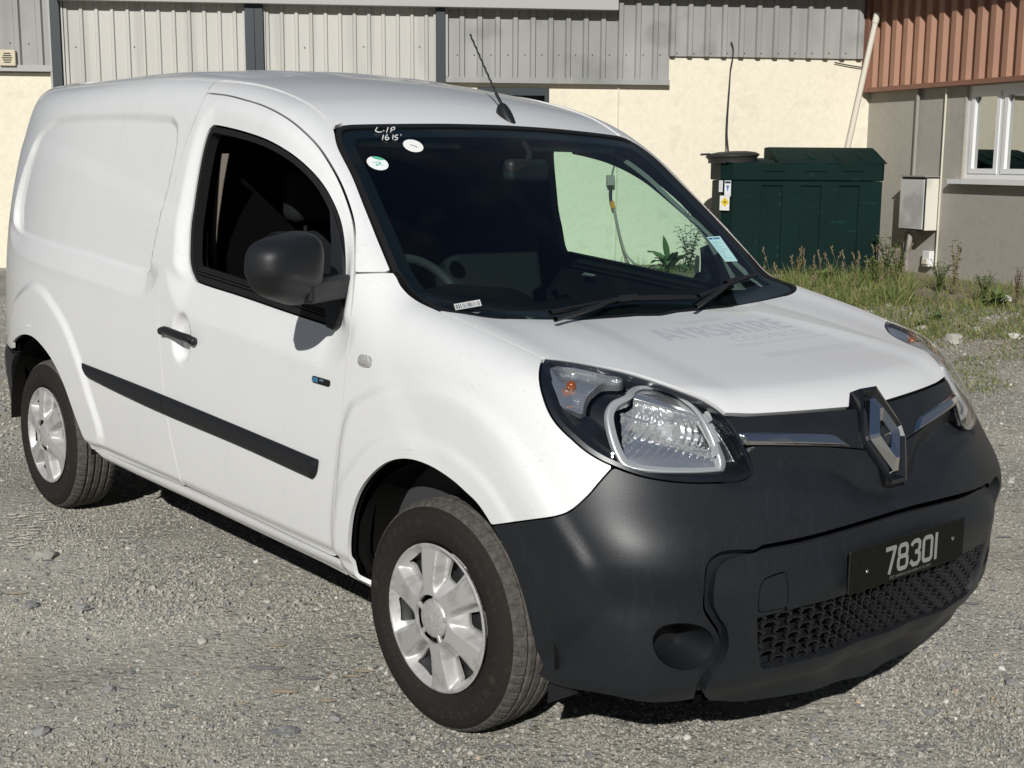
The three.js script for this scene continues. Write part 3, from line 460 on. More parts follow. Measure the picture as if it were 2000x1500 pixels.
// blanked fog lamp wells
for (const s of [1, -1]) {
  const rim = cr(fogPx, 4, true).map((p) => FDf.inv(onBody(p[0], p[1], .024))).map((p) => surf(FDf, p[0], p[1], bumpD)), C0 = rim.reduce((a, p) => a.add(p), new V3()).multiplyScalar(1 / rim.length), ax = new V3(-.93, .06, -.1).normalize();
  const rings = [[1.0, 0], [.985, .006], [.93, .018], [.84, .045], [.74, .085]], R = rings.map(([k, d]) => rim.map((p) => { const off = p.clone().sub(C0), al = off.dot(ax); off.addScaledVector(ax, -al * sst(0, .085, d)); return C0.clone().addScaledVector(off, k).addScaledVector(ax, d); })), v = [], n = rim.length;
  for (let r = 0; r < R.length - 1; r++) for (let i = 0; i < n; i++) { const j = (i + 1) % n; v.push(R[r][i], R[r + 1][i], R[r + 1][j], R[r][i], R[r + 1][j], R[r][j]); }
  const mk = (v) => { let g = new THREE.BufferGeometry().setFromPoints(v); g = mergeVertices(g, 1e-5); g.computeVertexNormals(); g.setAttribute('uv', new THREE.Float32BufferAttribute(new Float32Array(g.attributes.position.count * 2), 2)); return s > 0 ? g : mirrorZ(g); };
  const w = part('fog_lamp_well', mk(v), M.plastic, bumper), c = [], L = R[R.length - 1], cc = L.reduce((a, p) => a.add(p), new V3()).multiplyScalar(1 / n).addScaledVector(ax, -.008);
  for (let i = 0; i < n; i++) c.push(cc, L[i], L[(i + 1) % n]); part('fog_lamp_blank', mk(c), M.plastic2, w);
}
// --- headlamps
{ const lens = panel(FD, lampOut, { step: .012, gap: .0012, disp: (u, v) => .002 + .003 * sst(0, -.05, lampOut(u, v)), skirt: .006 });
  const bowl = (u, v) => -.012 - .05 * sst(-.004, -.05, lampOut(u, v));
  const edge = panel(FD, minus(lampOut, grow(lampOut, -.012)), { step: .006, gap: .0012, disp: () => -.0035, skirt: .012 });
  const off = .03, mainPx = [[1220, 781], [1232, 768], [1252, 761], [1290, 765], [1327, 777], [1352, 792], [1366, 803], [1378, 818], [1390, 838], [1400, 857], [1410, 880], [1417, 900], [1414, 917], [1400, 921], [1315, 920], [1252, 915], [1225, 905], [1208, 880], [1196, 845], [1192, 815], [1202, 793]];
  const mainS = polySD(outline(FD, { s: mainPx, closed: true, off })), mi = grow(mainS, -.021);
  const ring = panel(FD, minus(mainS, mi), { step: .004, gap: 0, disp: (u, v) => -off + .010 * sst(0, -.008, mainS(u, v)) * sst(-.024, -.013, mainS(u, v)), skirt: .03 });
  const cc = FD.inv(onBody(1310, 850, .05)), saw = (x) => x - Math.floor(x), dish = (u, v) => { const a = (u - cc[0]) / .135, b = (v - cc[1]) / .10, r = a * a + b * b, q = u - cc[0] + b * b * .02; return -off - .006 - .062 * sst(-1.05, .35, b) * sst(1.05, .55, b) * sst(1.15, .7, Math.abs(a)) + .006 * (saw(q * 52 + 9) - .5) * sst(1.0, .8, Math.abs(b)) + (b > .30 && b < .44 ? .010 : 0); };
  const refl = panel(FD, grow(mi, .002), { step: .0026, gap: 0, disp: dish, skirt: 0 });
  const indPx = [[1079, 728], [1084, 722], [1098, 719], [1130, 724], [1165, 730], [1200, 735], [1215, 740], [1218, 747], [1212, 752], [1185, 753], [1165, 762], [1153, 777], [1147, 795], [1143, 812], [1120, 803], [1098, 795], [1090, 775], [1082, 750]], indS = polySD(outline(FD, { s: indPx, closed: true, off: .02 }));
  const ic = FD.inv(onBody(1120, 757, .03)), iB = panel(FD, indS, { step: .0028, gap: 0, disp: (u, v) => -.02 - .03 * sst(0, -.022, indS(u, v)) + .0022 * (Math.abs(Math.sin(u * 420)) + Math.abs(Math.sin(v * 420))) * sst(-.004, -.012, indS(u, v)), skirt: .02 });
  const case_ = panel(FD, minus(grow(lampOut, .001), grow(mainS, -.006), grow(indS, -.003)), { step: .008, gap: 0, disp: bowl, skirt: 0 });
  const notch = [[[1376, 806], [1384, 802], [1392, 822], [1385, 828]], [[1386, 830], [1392, 829], [1407, 864], [1398, 866]], [[1396, 868], [1402, 866], [1404, 888], [1398, 890]]].map((p) => panel(FD, polySD(outline(FD, { l: [...p, p[0]], off: .02 })), { step: .005, gap: 0, disp: () => -.02, skirt: .02 }));
  const refM = sm({ color: lin(.86, .87, .88), roughness: .13, metalness: .88 });
  for (const s of [1, -1]) {
    const m = (g) => s > 0 ? g : mirrorZ(g), h = part('headlamp', m(case_), M.gloss, van);
    part('lens', m(lens), M.lens, h); part('lamp_edge', m(edge), M.gloss, h); part('reflector_ring', m(ring), M.satin, h); part('reflector', m(refl), refM, h); part('indicator_reflector', m(iB), refM, h); for (const q of notch) part('reflector_step', m(q), M.satin, h);
    const b = surf(FD, ic[0], ic[1], () => -.036), bg = new THREE.SphereGeometry(.0125, 20, 14).translate(b.x, b.y, b.z); part('indicator_bulb', m(bg), pm({ color: lin(.26, .065, .012), roughness: .08, clearcoat: 1, emissive: lin(0, 0, 0) }), h);
    const q = surf(FD, cc[0], cc[1] + .02, () => -.085), cg = new THREE.CylinderGeometry(.016, .016, .035, 20).rotateZ(Math.PI / 2).translate(q.x, q.y, q.z); part('bulb_shield', m(cg), M.satin, h);
  } }
// --- emblem in its black housing
{ const O = new V3(.772, .848, 0), T = new V3(-.44, .9, 0).normalize(), N = new V3(.9, .44, 0).normalize(), P = (s, t, n) => O.clone().addScaledVector(T, t).addScaledVector(N, n).add(new V3(0, 0, -s));
  const fan = (rings) => { const v = []; for (let r = 0; r < rings.length - 1; r++) { const A = rings[r], B = rings[r + 1], n = A.length; for (let i = 0; i < n; i++) { const j = (i + 1) % n; v.push(A[i], A[j], B[j], A[i], B[j], B[i]); } } const g = new THREE.BufferGeometry().setFromPoints(v); g.computeVertexNormals(); g.setAttribute('uv', new THREE.Float32BufferAttribute(new Float32Array(v.length * 2), 2)); return g; };
  const ringP = (w, h, c, n, dt = 0) => [[-c, h], [c, h], [w, c * .5], [w, -c * .5], [c, -h], [-c, -h], [-w, -c * .5], [-w, c * .5]].map(([s, t]) => P(s, t + dt, n)).reverse();
  const em = part('emblem_housing', fan([ringP(.092, .128, .036, -.06), ringP(.092, .128, .036, -.006), ringP(.085, .119, .030, -.003), ringP(.072, .104, .018, -.020), ringP(.001, .001, .001, -.022)]), M.gloss, van);
  part('emblem', fan([ringP(.066, .100, .012, -.018), ringP(.064, .097, .011, -.004), ringP(.043, .066, .008, .014), ringP(.022, .036, .004, .002), ringP(.021, .035, .003, -.014)]), M.chrome, em); }
// --- wheels
const tyreDust = dataTex(256, (u, v) => { const n = fbmt(u, v, 8, 5), f = fbmt(v, u, 32, 3), k = .17 + .17 * n + .10 * f; return [k * 1.03, k * .99, k * .93]; }, true, 1);
const tyreTreadM = sm({ map: tyreDust, roughness: .95 });
const sideTex = (bump) => canvasTex(1024, 1024, (c, w) => {
  c.fillStyle = bump ? '#707070' : '#262320'; c.fillRect(0, 0, w, w);
  if (!bump) for (let i = 0; i < 2600; i++) { c.fillStyle = `rgba(${rnd() < .6 ? '96,84,70' : '18,17,16'},${rr(.03, .12)})`; c.beginPath(); c.arc(rr(0, w), rr(0, w), rr(1, 9), 0, 7); c.fill(); }
  const S = w / .66; c.translate(w / 2, w / 2);
  for (const [r, wd] of [[.236, 2], [.262, 3], [.287, 2], [.214, 2]]) { c.strokeStyle = bump ? '#a0a0a0' : '#2e2b27'; c.lineWidth = wd; c.beginPath(); c.arc(0, 0, r * S, 0, 7); c.stroke(); }
  const arc = (t, a0, r, size, sp) => { c.font = `bold ${size}px sans-serif`; c.fillStyle = bump ? '#c0c0c0' : '#312e2a'; let a = a0; for (const ch of t) { c.save(); c.rotate(a); c.translate(0, -r * S); c.fillText(ch, -size * .3, 0); c.restore(); a += sp; } };
  for (const k of [2.1, 5.0]) { arc('MICHELIN', k, .247, 50, .145); c.fillStyle = bump ? '#c0c0c0' : '#33302b'; c.beginPath(); c.arc(Math.sin(k - .17) * .257 * S, -Math.cos(k - .17) * .257 * S, 20, 0, 7); c.fill(); }
  arc('195/65 R15', .35, .247, 40, .095); arc('ENERGY', 3.9, .222, 26, .09);
});
const tyreSideM = pm({ specularIntensity: .45, map: sideTex(false), roughness: .85, bumpMap: sideTex(true), bumpScale: .0018 });
function revolve(prof, N, fn, uvf) {
  const pos = [], uv = [], idx = [], m = prof.length;
  for (let i = 0; i <= N; i++) for (let k = 0; k < m; k++) { const a = i / N * Math.PI * 2, [r0, z] = prof[k], r = r0 + (fn ? fn(a, z, r0) : 0); let x = r * Math.sin(a), y = r * Math.cos(a); if (y < -.3085) y = -.3085; pos.push(x, y, z); const t = uvf ? uvf(a, r, z, x, y) : [a * 1.6, k / m * 2]; uv.push(t[0], t[1]); }
  for (let i = 0; i < N; i++) for (let k = 0; k < m - 1; k++) { const a = i * m + k, b = a + m; idx.push(a, b, a + 1, b, b + 1, a + 1); }
  const g = new THREE.BufferGeometry(); g.setAttribute('position', new THREE.Float32BufferAttribute(pos, 3)); g.setAttribute('uv', new THREE.Float32BufferAttribute(uv, 2)); g.setIndex(idx); g.computeVertexNormals(); return g;
}
const sideProf = cr([[.194, -.020], [.205, -.006], [.222, .004], [.245, .010], [.268, .008], [.286, .001], [.298, -.010]], 5);
const treadProf = []; { const gro = [-.049, -.079, -.109, -.139]; for (let z = -.010; z >= -.1801; z -= .002) { const e = Math.abs(z + .095) / .085; let r = .3125 + .003 - .0155 * Math.pow(e, 5); for (const g of gro) if (Math.abs(z - g) < .0036) r -= .0075; treadProf.push([r, z]); } treadProf.push([.285, -.190], [.25, -.197], [.2, -.185]); treadProf.unshift([.298, -.010]); }
const sipe = (a, z) => { const t = (a / (Math.PI * 2) * 74 + (z < -.1 ? .5 : 0) + z * 6) % 1; const s = (z > -.047 && z < -.006) || z < -.145; return s && (t < .13 && t >= 0 || t > 1.0) ? -.0045 : (!s && t < .10 && z < -.05 ? -.0012 : 0); };
const gSide = revolve(sideProf, 96, null, (a, r, z, x, y) => [.5 + x / .66, .5 + y / .66]), gTread = revolve(treadProf, 592, sipe, (a, r, z) => [a * 1.9, z * 6]);
// six-spoke cover: a height field over the disc, with windows cut through
const CR_ = .2017, capDom = { flip: false };
function spokeW(r) { return .026 + .010 * sst(.08, .19, r) - .004 * sst(.02, .08, r); }
function cover(x, y) {
  const r = Math.hypot(x, y), th = Math.atan2(x, y), k = Math.round(th / (Math.PI / 3)), c = k * Math.PI / 3 + .10 * (r / CR_ - .5), lx = r * Math.sin(th - c), d = Math.abs(lx) - spokeW(r);
  const top = .013 - .35 * r * r * .9 + .004 * sst(.2, .0, r), pocket = top - .034 * sst(.065, .115, r) * sst(.199, .165, r);
  let z = mix(top, pocket, sst(-.001, .011, d)); if (r > .190) z = Math.min(z, top) + .003 * sst(.190, .194, r) * sst(.2017, .199, r);
  if (r < .052) z = .004 + .009 * sst(.052, .040, r);
  return z;
}
capDom.map = (x, y) => new V3(x, y, cover(x, y));
const holeD = (x, y) => { const r = Math.hypot(x, y), th = Math.atan2(x, y), k = Math.round((th - Math.PI / 6) / (Math.PI / 3)), c = k * Math.PI / 3 + Math.PI / 6 + .10 * (r / CR_ - .5), lx = r * Math.sin(th - c), ly = r * Math.cos(th - c); const w = .019 + .26 * (ly - .115); const q = [Math.abs(lx) - w, Math.abs(ly - .146) - .032]; return Math.hypot(Math.max(q[0] + .008, 0), Math.max(q[1] + .008, 0)) + Math.min(Math.max(q[0] + .008, q[1] + .008), 0) - .008; };
const capSd = (x, y) => { const r = Math.hypot(x, y); return Math.max(r - CR_, .066 - r, -holeD(x, y)); }; capSd.box = [-CR_, CR_, -CR_, CR_];
const gCap = panel(capDom, capSd, { step: .0035, gap: 0, skirt: .010 });
const gHub = new THREE.LatheGeometry([[0, .0155], [.03, .0145], [.046, .011], [.052, .006], [.0535, .0], [.0535, -.012]].map((p) => new THREE.Vector2(...p)), 48).rotateX(Math.PI / 2);
const hubTips = []; for (let k = 0; k < 5; k++) { const a = k * Math.PI * 2 / 5 + .3; hubTips.push(new RoundedBoxGeometry(.013, .032, .012, 2, .004).translate(0, .058, .006).rotateZ(-a)); }
const dm = (s, z) => { const v = [[0, .020], [.0135, 0], [0, -.020], [-.0135, 0]].map(([x, y]) => new V3(x * s, y * s, z)), w = v.map((p) => new V3(p.x * .5, p.y * .5, z)), q = []; for (let i = 0; i < 4; i++) { const j = (i + 1) % 4, vi = v[i].clone().setZ(z - .003), vj = v[j].clone().setZ(z - .003); q.push(vi, w[i], w[j], vi, w[j], vj); } const g = new THREE.BufferGeometry().setFromPoints(q); g.computeVertexNormals(); return g; };
const coverTex = dataTex(256, (u, v) => { const n = fbmt(u, v, 6, 5), s = .74 - .08 * sst(.55, .75, n); return [s, s * .995, s * .98]; }, true, 5);
const coverM = pm({ color: lin(1, 1, 1), map: coverTex, roughness: .46, metalness: .35 });
function makeWheel(name, turn = .2) {
  const w = new THREE.Group(); w.name = name; van.add(w);
  part('tyre_sidewall', gSide, tyreSideM, w); part('tyre_tread', gTread, tyreTreadM, w);
  const cov = [part('wheel_cover', gCap, coverM, w)]; part('hub_cap', gHub, coverM, cov[0]); for (const q of hubTips) part('cover_clip', q, coverM, cov[0]); part('cover_emblem', dm(1, .0165), M.satin, cov[0]); cov[0].rotation.z = turn;
  const disc = new THREE.LatheGeometry([[.02, -.03], [.08, -.035], [.12, -.055], [.165, -.045], [.178, -.055], [.19, -.03], [.198, -.018], [.2, -.03], [.17, -.16], [.2, -.19]].map((p) => new THREE.Vector2(...p)), 48).rotateX(Math.PI / 2);
  part('steel_rim', disc, sm({ color: lin(.02, .02, .021), roughness: .5, side: THREE.DoubleSide }), w);
  for (let k = 0; k < 12; k++) { const a = (k + .25) * Math.PI / 6; part('rim_hole', new THREE.CylinderGeometry(.011, .011, .004, 16).rotateX(Math.PI / 2).translate(Math.sin(a) * .143, Math.cos(a) * .143, -.0475), M.void, w); }
  return w;
}
const wF = makeWheel('front_wheel'); wF.position.set(0, .3095, .851); wF.rotation.set(0, .0256, 0, 'YXZ');
const wR = wF.clone(); wR.name = 'rear_wheel'; van.add(wR); wR.position.set(-2.697, .3095, .8405); wR.rotation.set(0, 0, 0, 'YXZ');
const wFl = wF.clone(); wFl.name = 'front_wheel'; van.add(wFl); wFl.position.set(0, .3095, -.851); wFl.rotation.set(0, Math.PI, 0, 'YXZ');
const wRl = wR.clone(); wRl.name = 'rear_wheel'; van.add(wRl); wRl.position.set(-2.697, .3095, -.8405); wRl.rotation.set(0, Math.PI, 0, 'YXZ');
// wheel housings, floor, mud flap
const housM = pm({ specularIntensity: .2, color: lin(.010, .0095, .009), roughness: .9, side: THREE.DoubleSide, bumpMap: tyreDust, bumpScale: .004 });
for (const [cx, s] of [[.06, 1], [.06, -1], [-2.60, 1], [-2.60, -1]]) {
  const r = .425, v = [], N = 36, pt = (i, z) => { const a = Math.PI * i / N; return new V3(cx + r * Math.cos(a), .33 + r * Math.sin(a) * (Math.sin(a) < 0 ? 1 : .97), z); };
  for (let i = 0; i < N; i++) { const a = pt(i, s * .44), b = pt(i + 1, s * .44), c = pt(i + 1, s * .868), d = pt(i, s * .868), m = new V3(cx, .28, s * .44); v.push(a, b, c, a, c, d, m, a, b); }
  const g = new THREE.BufferGeometry().setFromPoints(v); g.computeVertexNormals(); g.setAttribute('uv', new THREE.Float32BufferAttribute(v.flatMap((p) => [p.x * 2, p.y * 2 + p.z]), 2)); part('wheel_housing', g, housM, van);
}
part('floor_pan', box(4.0, .05, 1.1, -1.35, .24, 0), M.void, van); part('floor_pan', box(1.6, .05, 1.55, -1.28, .33, 0), M.void, van);
{ const a = atZ(1078, 1330, .80), b = atZ(1075, 1372, .80), c = atZ(1123, 1356, .80); const sh = new THREE.Shape([new THREE.Vector2(a.x, a.y + .02), new THREE.Vector2(b.x, b.y), new THREE.Vector2(c.x, c.y), new THREE.Vector2(c.x - .01, c.y + .04)]); const g = new THREE.ExtrudeGeometry(sh, { depth: .02, bevelEnabled: false }).translate(0, 0, .79); const [f] = both('mud_deflector', g, M.plastic2); }
// --- door mirrors
{ const pos = atZ(545, 523, 1.085), gm = new THREE.SphereGeometry(1, 56, 40), p = gm.attributes.position, se = (v, e) => Math.sign(v) * Math.pow(Math.abs(v), e);
  for (let i = 0; i < p.count; i++) { let x = p.getX(i), y = p.getY(i), z = p.getZ(i); x = se(x, .85); y = se(y, .55); z = se(z, .55); const low = sst(-.30, -.42, y), tp = .80 - .22 * z + .0 * y; p.setXYZ(i, x * (x > 0 ? .092 : .035) * (1 - .14 * low), y * .100 * tp * 1.12 - z * .004, z * .120 * (1 - .04 * low) * (1 - .10 * sst(0, -1, y))); }
  gm.computeVertexNormals(); gm.rotateX(-.10); gm.rotateY(.30); gm.translate(pos.x, pos.y, pos.z);
  const arm = new THREE.BoxGeometry(.07, .075, .16, 2, 2, 2); arm.rotateY(.15); arm.translate(pos.x - .002, pos.y - .062, .925);
  const armG = new RoundedBoxGeometry(.075, .066, .20, 3, .012); armG.rotateY(.42); armG.translate(pos.x - .012, pos.y - .062, .945);
  const glass = new THREE.CircleGeometry(1, 40).scale(.085, .088, 1).rotateY(-Math.PI / 2).rotateY(.30).translate(pos.x - .0375, pos.y, pos.z - .01);
  const bp = polySD(outline(SD, { l: [[655, 400], [664, 420], [675, 455], [679, 500], [676, 560], [670, 620], [664, 638], [655, 644], [642, 638], [640, 603], [588, 590], [600, 574], [645, 566], [652, 522], [656, 470], [655, 400]], off: .02 }));
  const base = panel(SD, bp, { step: .008, gap: 0, disp: (u, v) => -.012, skirt: .03 });
  for (const s of [1, -1]) { const m = (g) => s > 0 ? g : mirrorZ(g), d = s > 0 ? doorN : doorFar; const dmr = part('door_mirror', m(gm), M.plastic2, d), gl = part('mirror_glass', m(glass), M.chrome, d); if (s > 0) part('mirror_arm', m(armG), M.plastic2, d); if (s < 0) for (const o of [dmr, gl]) { o.geometry.translate(-pos.x, -pos.y, pos.z).rotateY(1.15).translate(pos.x - .26, pos.y - .10, -.93); } part('mirror_base', m(base), M.plastic2, d); } }
// --- aerial, wipers
{ const b = onBody(988, 229), base = new THREE.SphereGeometry(1, 20, 14).scale(.050, .034, .024), p = base.attributes.position; for (let i = 0; i < p.count; i++) { const y = p.getY(i); p.setX(i, p.getX(i) * (1 - 12 * Math.max(0, y)) - Math.max(0, y) * .9); if (y < 0) p.setY(i, -.004); } base.computeVertexNormals(); base.rotateZ(-.48).translate(b.x, b.y + .002, b.z);
  const tip = atZ(918, 67, b.z), foot = atZ(972, 190, b.z), ae = part('roof_aerial', base, M.plastic2, van); const pts = []; for (let i = 0; i <= 60; i++) { const t = i / 60; pts.push(foot.clone().lerp(tip, t).add(new V3(Math.sin(t * 60) * .001, 0, Math.cos(t * 60) * .001))); }
  part('aerial_mast', merge(tube(pts, .0034, 120, 6), tube([b.clone().add(new V3(-.012, .03, 0)), foot.clone().lerp(tip, .06)], .0055, 8, 8)), M.plastic2, ae); }
{ const L = (px, off, r, n = 24) => tube(px.map(([x, y]) => onBody(x, y, -off)), r, n, 8);
  const w1 = part('wiper', merge(L([[1074, 612], [1120, 603], [1180, 592], [1240, 584], [1300, 583], [1357, 582]], .012, .008), L([[1078, 608], [1180, 589], [1240, 581], [1354, 579]], .016, .005)), M.plastic2, van); part('wiper_arm', merge(L([[1085, 624], [1130, 611], [1170, 598], [1195, 587], [1210, 584]], .026, .0075), L([[1205, 585], [1225, 583], [1243, 581]], .024, .0115, 8)), M.plastic2, w1);
  const w2 = part('wiper', L([[1364, 580], [1400, 566], [1440, 548], [1478, 536]], .012, .008), M.plastic2, van); part('wiper_arm', merge(L([[1358, 600], [1385, 583], [1405, 570], [1420, 557], [1440, 549]], .026, .0075), L([[1418, 555], [1430, 550], [1442, 546]], .022, .0115, 8)), M.plastic2, w2); }
// --- number plate
{ const tex = canvasTex(1040, 222, (c, w, h) => {
    c.fillStyle = '#0f0f0b'; c.fillRect(0, 0, w, h);
    for (let i = 0; i < 1500; i++) { c.fillStyle = `rgba(${rnd() < .5 ? '62,58,44' : '4,4,3'},${rr(.04, .22)})`; c.beginPath(); c.arc(rr(0, w), rr(0, h), rr(1, 7), 0, 7); c.fill(); }
    c.strokeStyle = c.fillStyle = '#8f908c'; c.lineCap = 'butt'; c.lineJoin = 'round'; c.lineWidth = 25;
    const y0 = 32, y1 = 184, D = (pts) => { c.beginPath(); pts.forEach(([x, y], i) => i ? c.lineTo(x, y) : c.moveTo(x, y)); c.stroke(); };
    D([[300, y0 + 12], [384, y0 + 12], [338, y1]]);
    const rb = (x, a, b, w) => { c.beginPath(); c.roundRect(x, a, w, b - a, 22); c.stroke(); };
    rb(422, y0 + 12, 105, 72); rb(418, 105, y1 - 12, 80);
    c.beginPath(); c.moveTo(534, 66); c.lineTo(540, y0 + 22); c.lineTo(560, y0 + 12); c.lineTo(594, y0 + 12); c.lineTo(610, y0 + 26); c.lineTo(610, 88); c.lineTo(594, 105); c.lineTo(568, 105); c.moveTo(594, 105); c.lineTo(612, 120); c.lineTo(612, y1 - 28); c.lineTo(594, y1 - 12); c.lineTo(556, y1 - 12); c.lineTo(530, y1 - 36); c.stroke();
    rb(648, y0 + 12, y1 - 12, 78); D([[768, y0], [768, y1]]);
    c.fillStyle = '#787974'; c.font = 'bold 24px sans-serif'; c.fillText('CTC', 345, 214); c.font = 'bold 17px sans-serif'; c.fillText('COMMERCIAL TRUCK CENTRE LTD.  TEL. 255747', 398, 212, 330);
  });
  const plate = part('number_plate', new RoundedBoxGeometry(.52, .111, .006, 3, .003), sm({ color: lin(.012, .012, .01), roughness: .35 }), van); plate.position.set(.8665, .551, 0); plate.rotation.set(0, Math.PI / 2, 0); plate.rotateX(-.02);
  const face = part('plate_face', new THREE.PlaneGeometry(.514, .106), pm({ map: tex, roughness: .45, specularIntensity: .4 }), plate); face.position.z = .0036;
  for (const x of [-.19, .20]) { const b = part('plate_screw', new THREE.SphereGeometry(.006, 12, 8).scale(1, 1, .5), M.chrome, plate); b.position.set(x, x < 0 ? -.006 : .008, .005); } }
// --- stickers and writing on the screen
{ const patch = (px, mat, off, name) => { const o = outline(topDom, { s: px, closed: true }), b = uvBox(o); return part(name, panel(topDom, polySD(o), { step: .01, gap: 0, disp: () => off, skirt: 0, uvf: (P, u, v) => [(b[3] - v) / (b[3] - b[2]), (b[1] - u) / (b[1] - b[0])].map((t, i) => i ? 1 - t : t) }), mat, screen); };
  const ell = (x, y, a, b, t) => Array.from({ length: 14 }, (_, i) => { const q = i / 14 * 6.2832; return [x + a * Math.cos(q) * Math.cos(t) - b * Math.sin(q) * Math.sin(t), y + a * Math.cos(q) * Math.sin(t) + b * Math.sin(q) * Math.cos(t)]; });
  const s1 = canvasTex(128, 128, (c) => { c.fillStyle = '#f2f2ee'; c.fillRect(0, 0, 128, 128); c.strokeStyle = '#333'; c.lineWidth = 6; c.beginPath(); c.moveTo(48, 74); c.quadraticCurveTo(70, 72, 80, 42); c.stroke(); });
  const s2 = canvasTex(128, 128, (c) => { c.fillStyle = '#eef3f0'; c.fillRect(0, 0, 128, 128); c.fillStyle = '#58b48c'; c.beginPath(); c.ellipse(100, 106, 46, 20, -.4, 0, 7); c.fill(); c.fillStyle = 'rgba(110,180,165,.8)'; for (let i = 0; i < 26; i++) c.fillRect(rr(36, 86), rr(34, 76), rr(3, 14), rr(3, 10)); });
  const s3 = canvasTex(256, 64, (c) => { c.fillStyle = '#ececea'; c.fillRect(0, 0, 256, 64); c.fillStyle = '#2a2a2a'; for (let x = 14; x < 242;) { const w = rr(2, 8); c.fillRect(x, 10, w, 44); x += w + rr(3, 16); } });
  const s4 = canvasTex(128, 320, (c) => { c.fillStyle = '#b9e4e2'; c.fillRect(0, 0, 128, 320); c.fillStyle = '#1d4a86'; c.fillRect(10, 14, 34, 20); c.fillRect(50, 14, 62, 9); c.fillRect(50, 26, 62, 9); c.fillStyle = '#7fb4b6'; for (let y = 60; y < 300; y += 16) c.fillRect(14, y, rr(40, 100), 5); });
  patch(ell(807, 284, 20.5, 11.5, .28), sm({ map: s1, roughness: .6 }), -.0012, 'round_sticker'); patch(ell(737.5, 318, 22, 12.5, .3), sm({ map: s2, roughness: .6 }), -.0012, 'green_sticker');
  const quad = (q, t, n) => { const P = q.map(([x, y]) => onBody(x, y, -.001)), g = new THREE.BufferGeometry(); g.setAttribute('position', new THREE.Float32BufferAttribute(P.flatMap((p) => [p.x, p.y, p.z]), 3)); g.setAttribute('uv', new THREE.Float32BufferAttribute([0, 1, 1, 1, 1, 0, 0, 0], 2)); g.setIndex([0, 2, 1, 0, 3, 2]); g.computeVertexNormals(); return part(n, g, sm({ map: t, roughness: .6, side: THREE.DoubleSide }), screen); };
  quad([[886, 594], [937, 585], [941, 597], [890, 606]], s3, 'barcode_label'); quad([[1380, 463], [1406, 461], [1441, 510], [1417, 511]], s4, 'paper_permit');
  const ink = []; for (const st of [[[737, 249], [734, 256], [742, 258.5], [746, 257]], [[749, 255], [750.5, 256]], [[758, 249], [755, 259]], [[765, 250], [763, 258]], [[763, 251], [770, 248.5], [771, 252], [765, 255]], [[749, 264], [747, 273]], [[757, 263], [753, 268], [754, 273], [758, 273], [759, 269], [755, 268.5]], [[768, 264], [767, 272]], [[777, 264], [773, 264], [772, 268], [776, 269], [775, 273], [771, 273]], [[783, 263], [783.5, 264.5]]]) ink.push(tube(st.map(([x, y]) => onBody(x, y, -.001)), .0019, 14, 5));
  part('marker_writing', merge(ink), M.white, screen); }
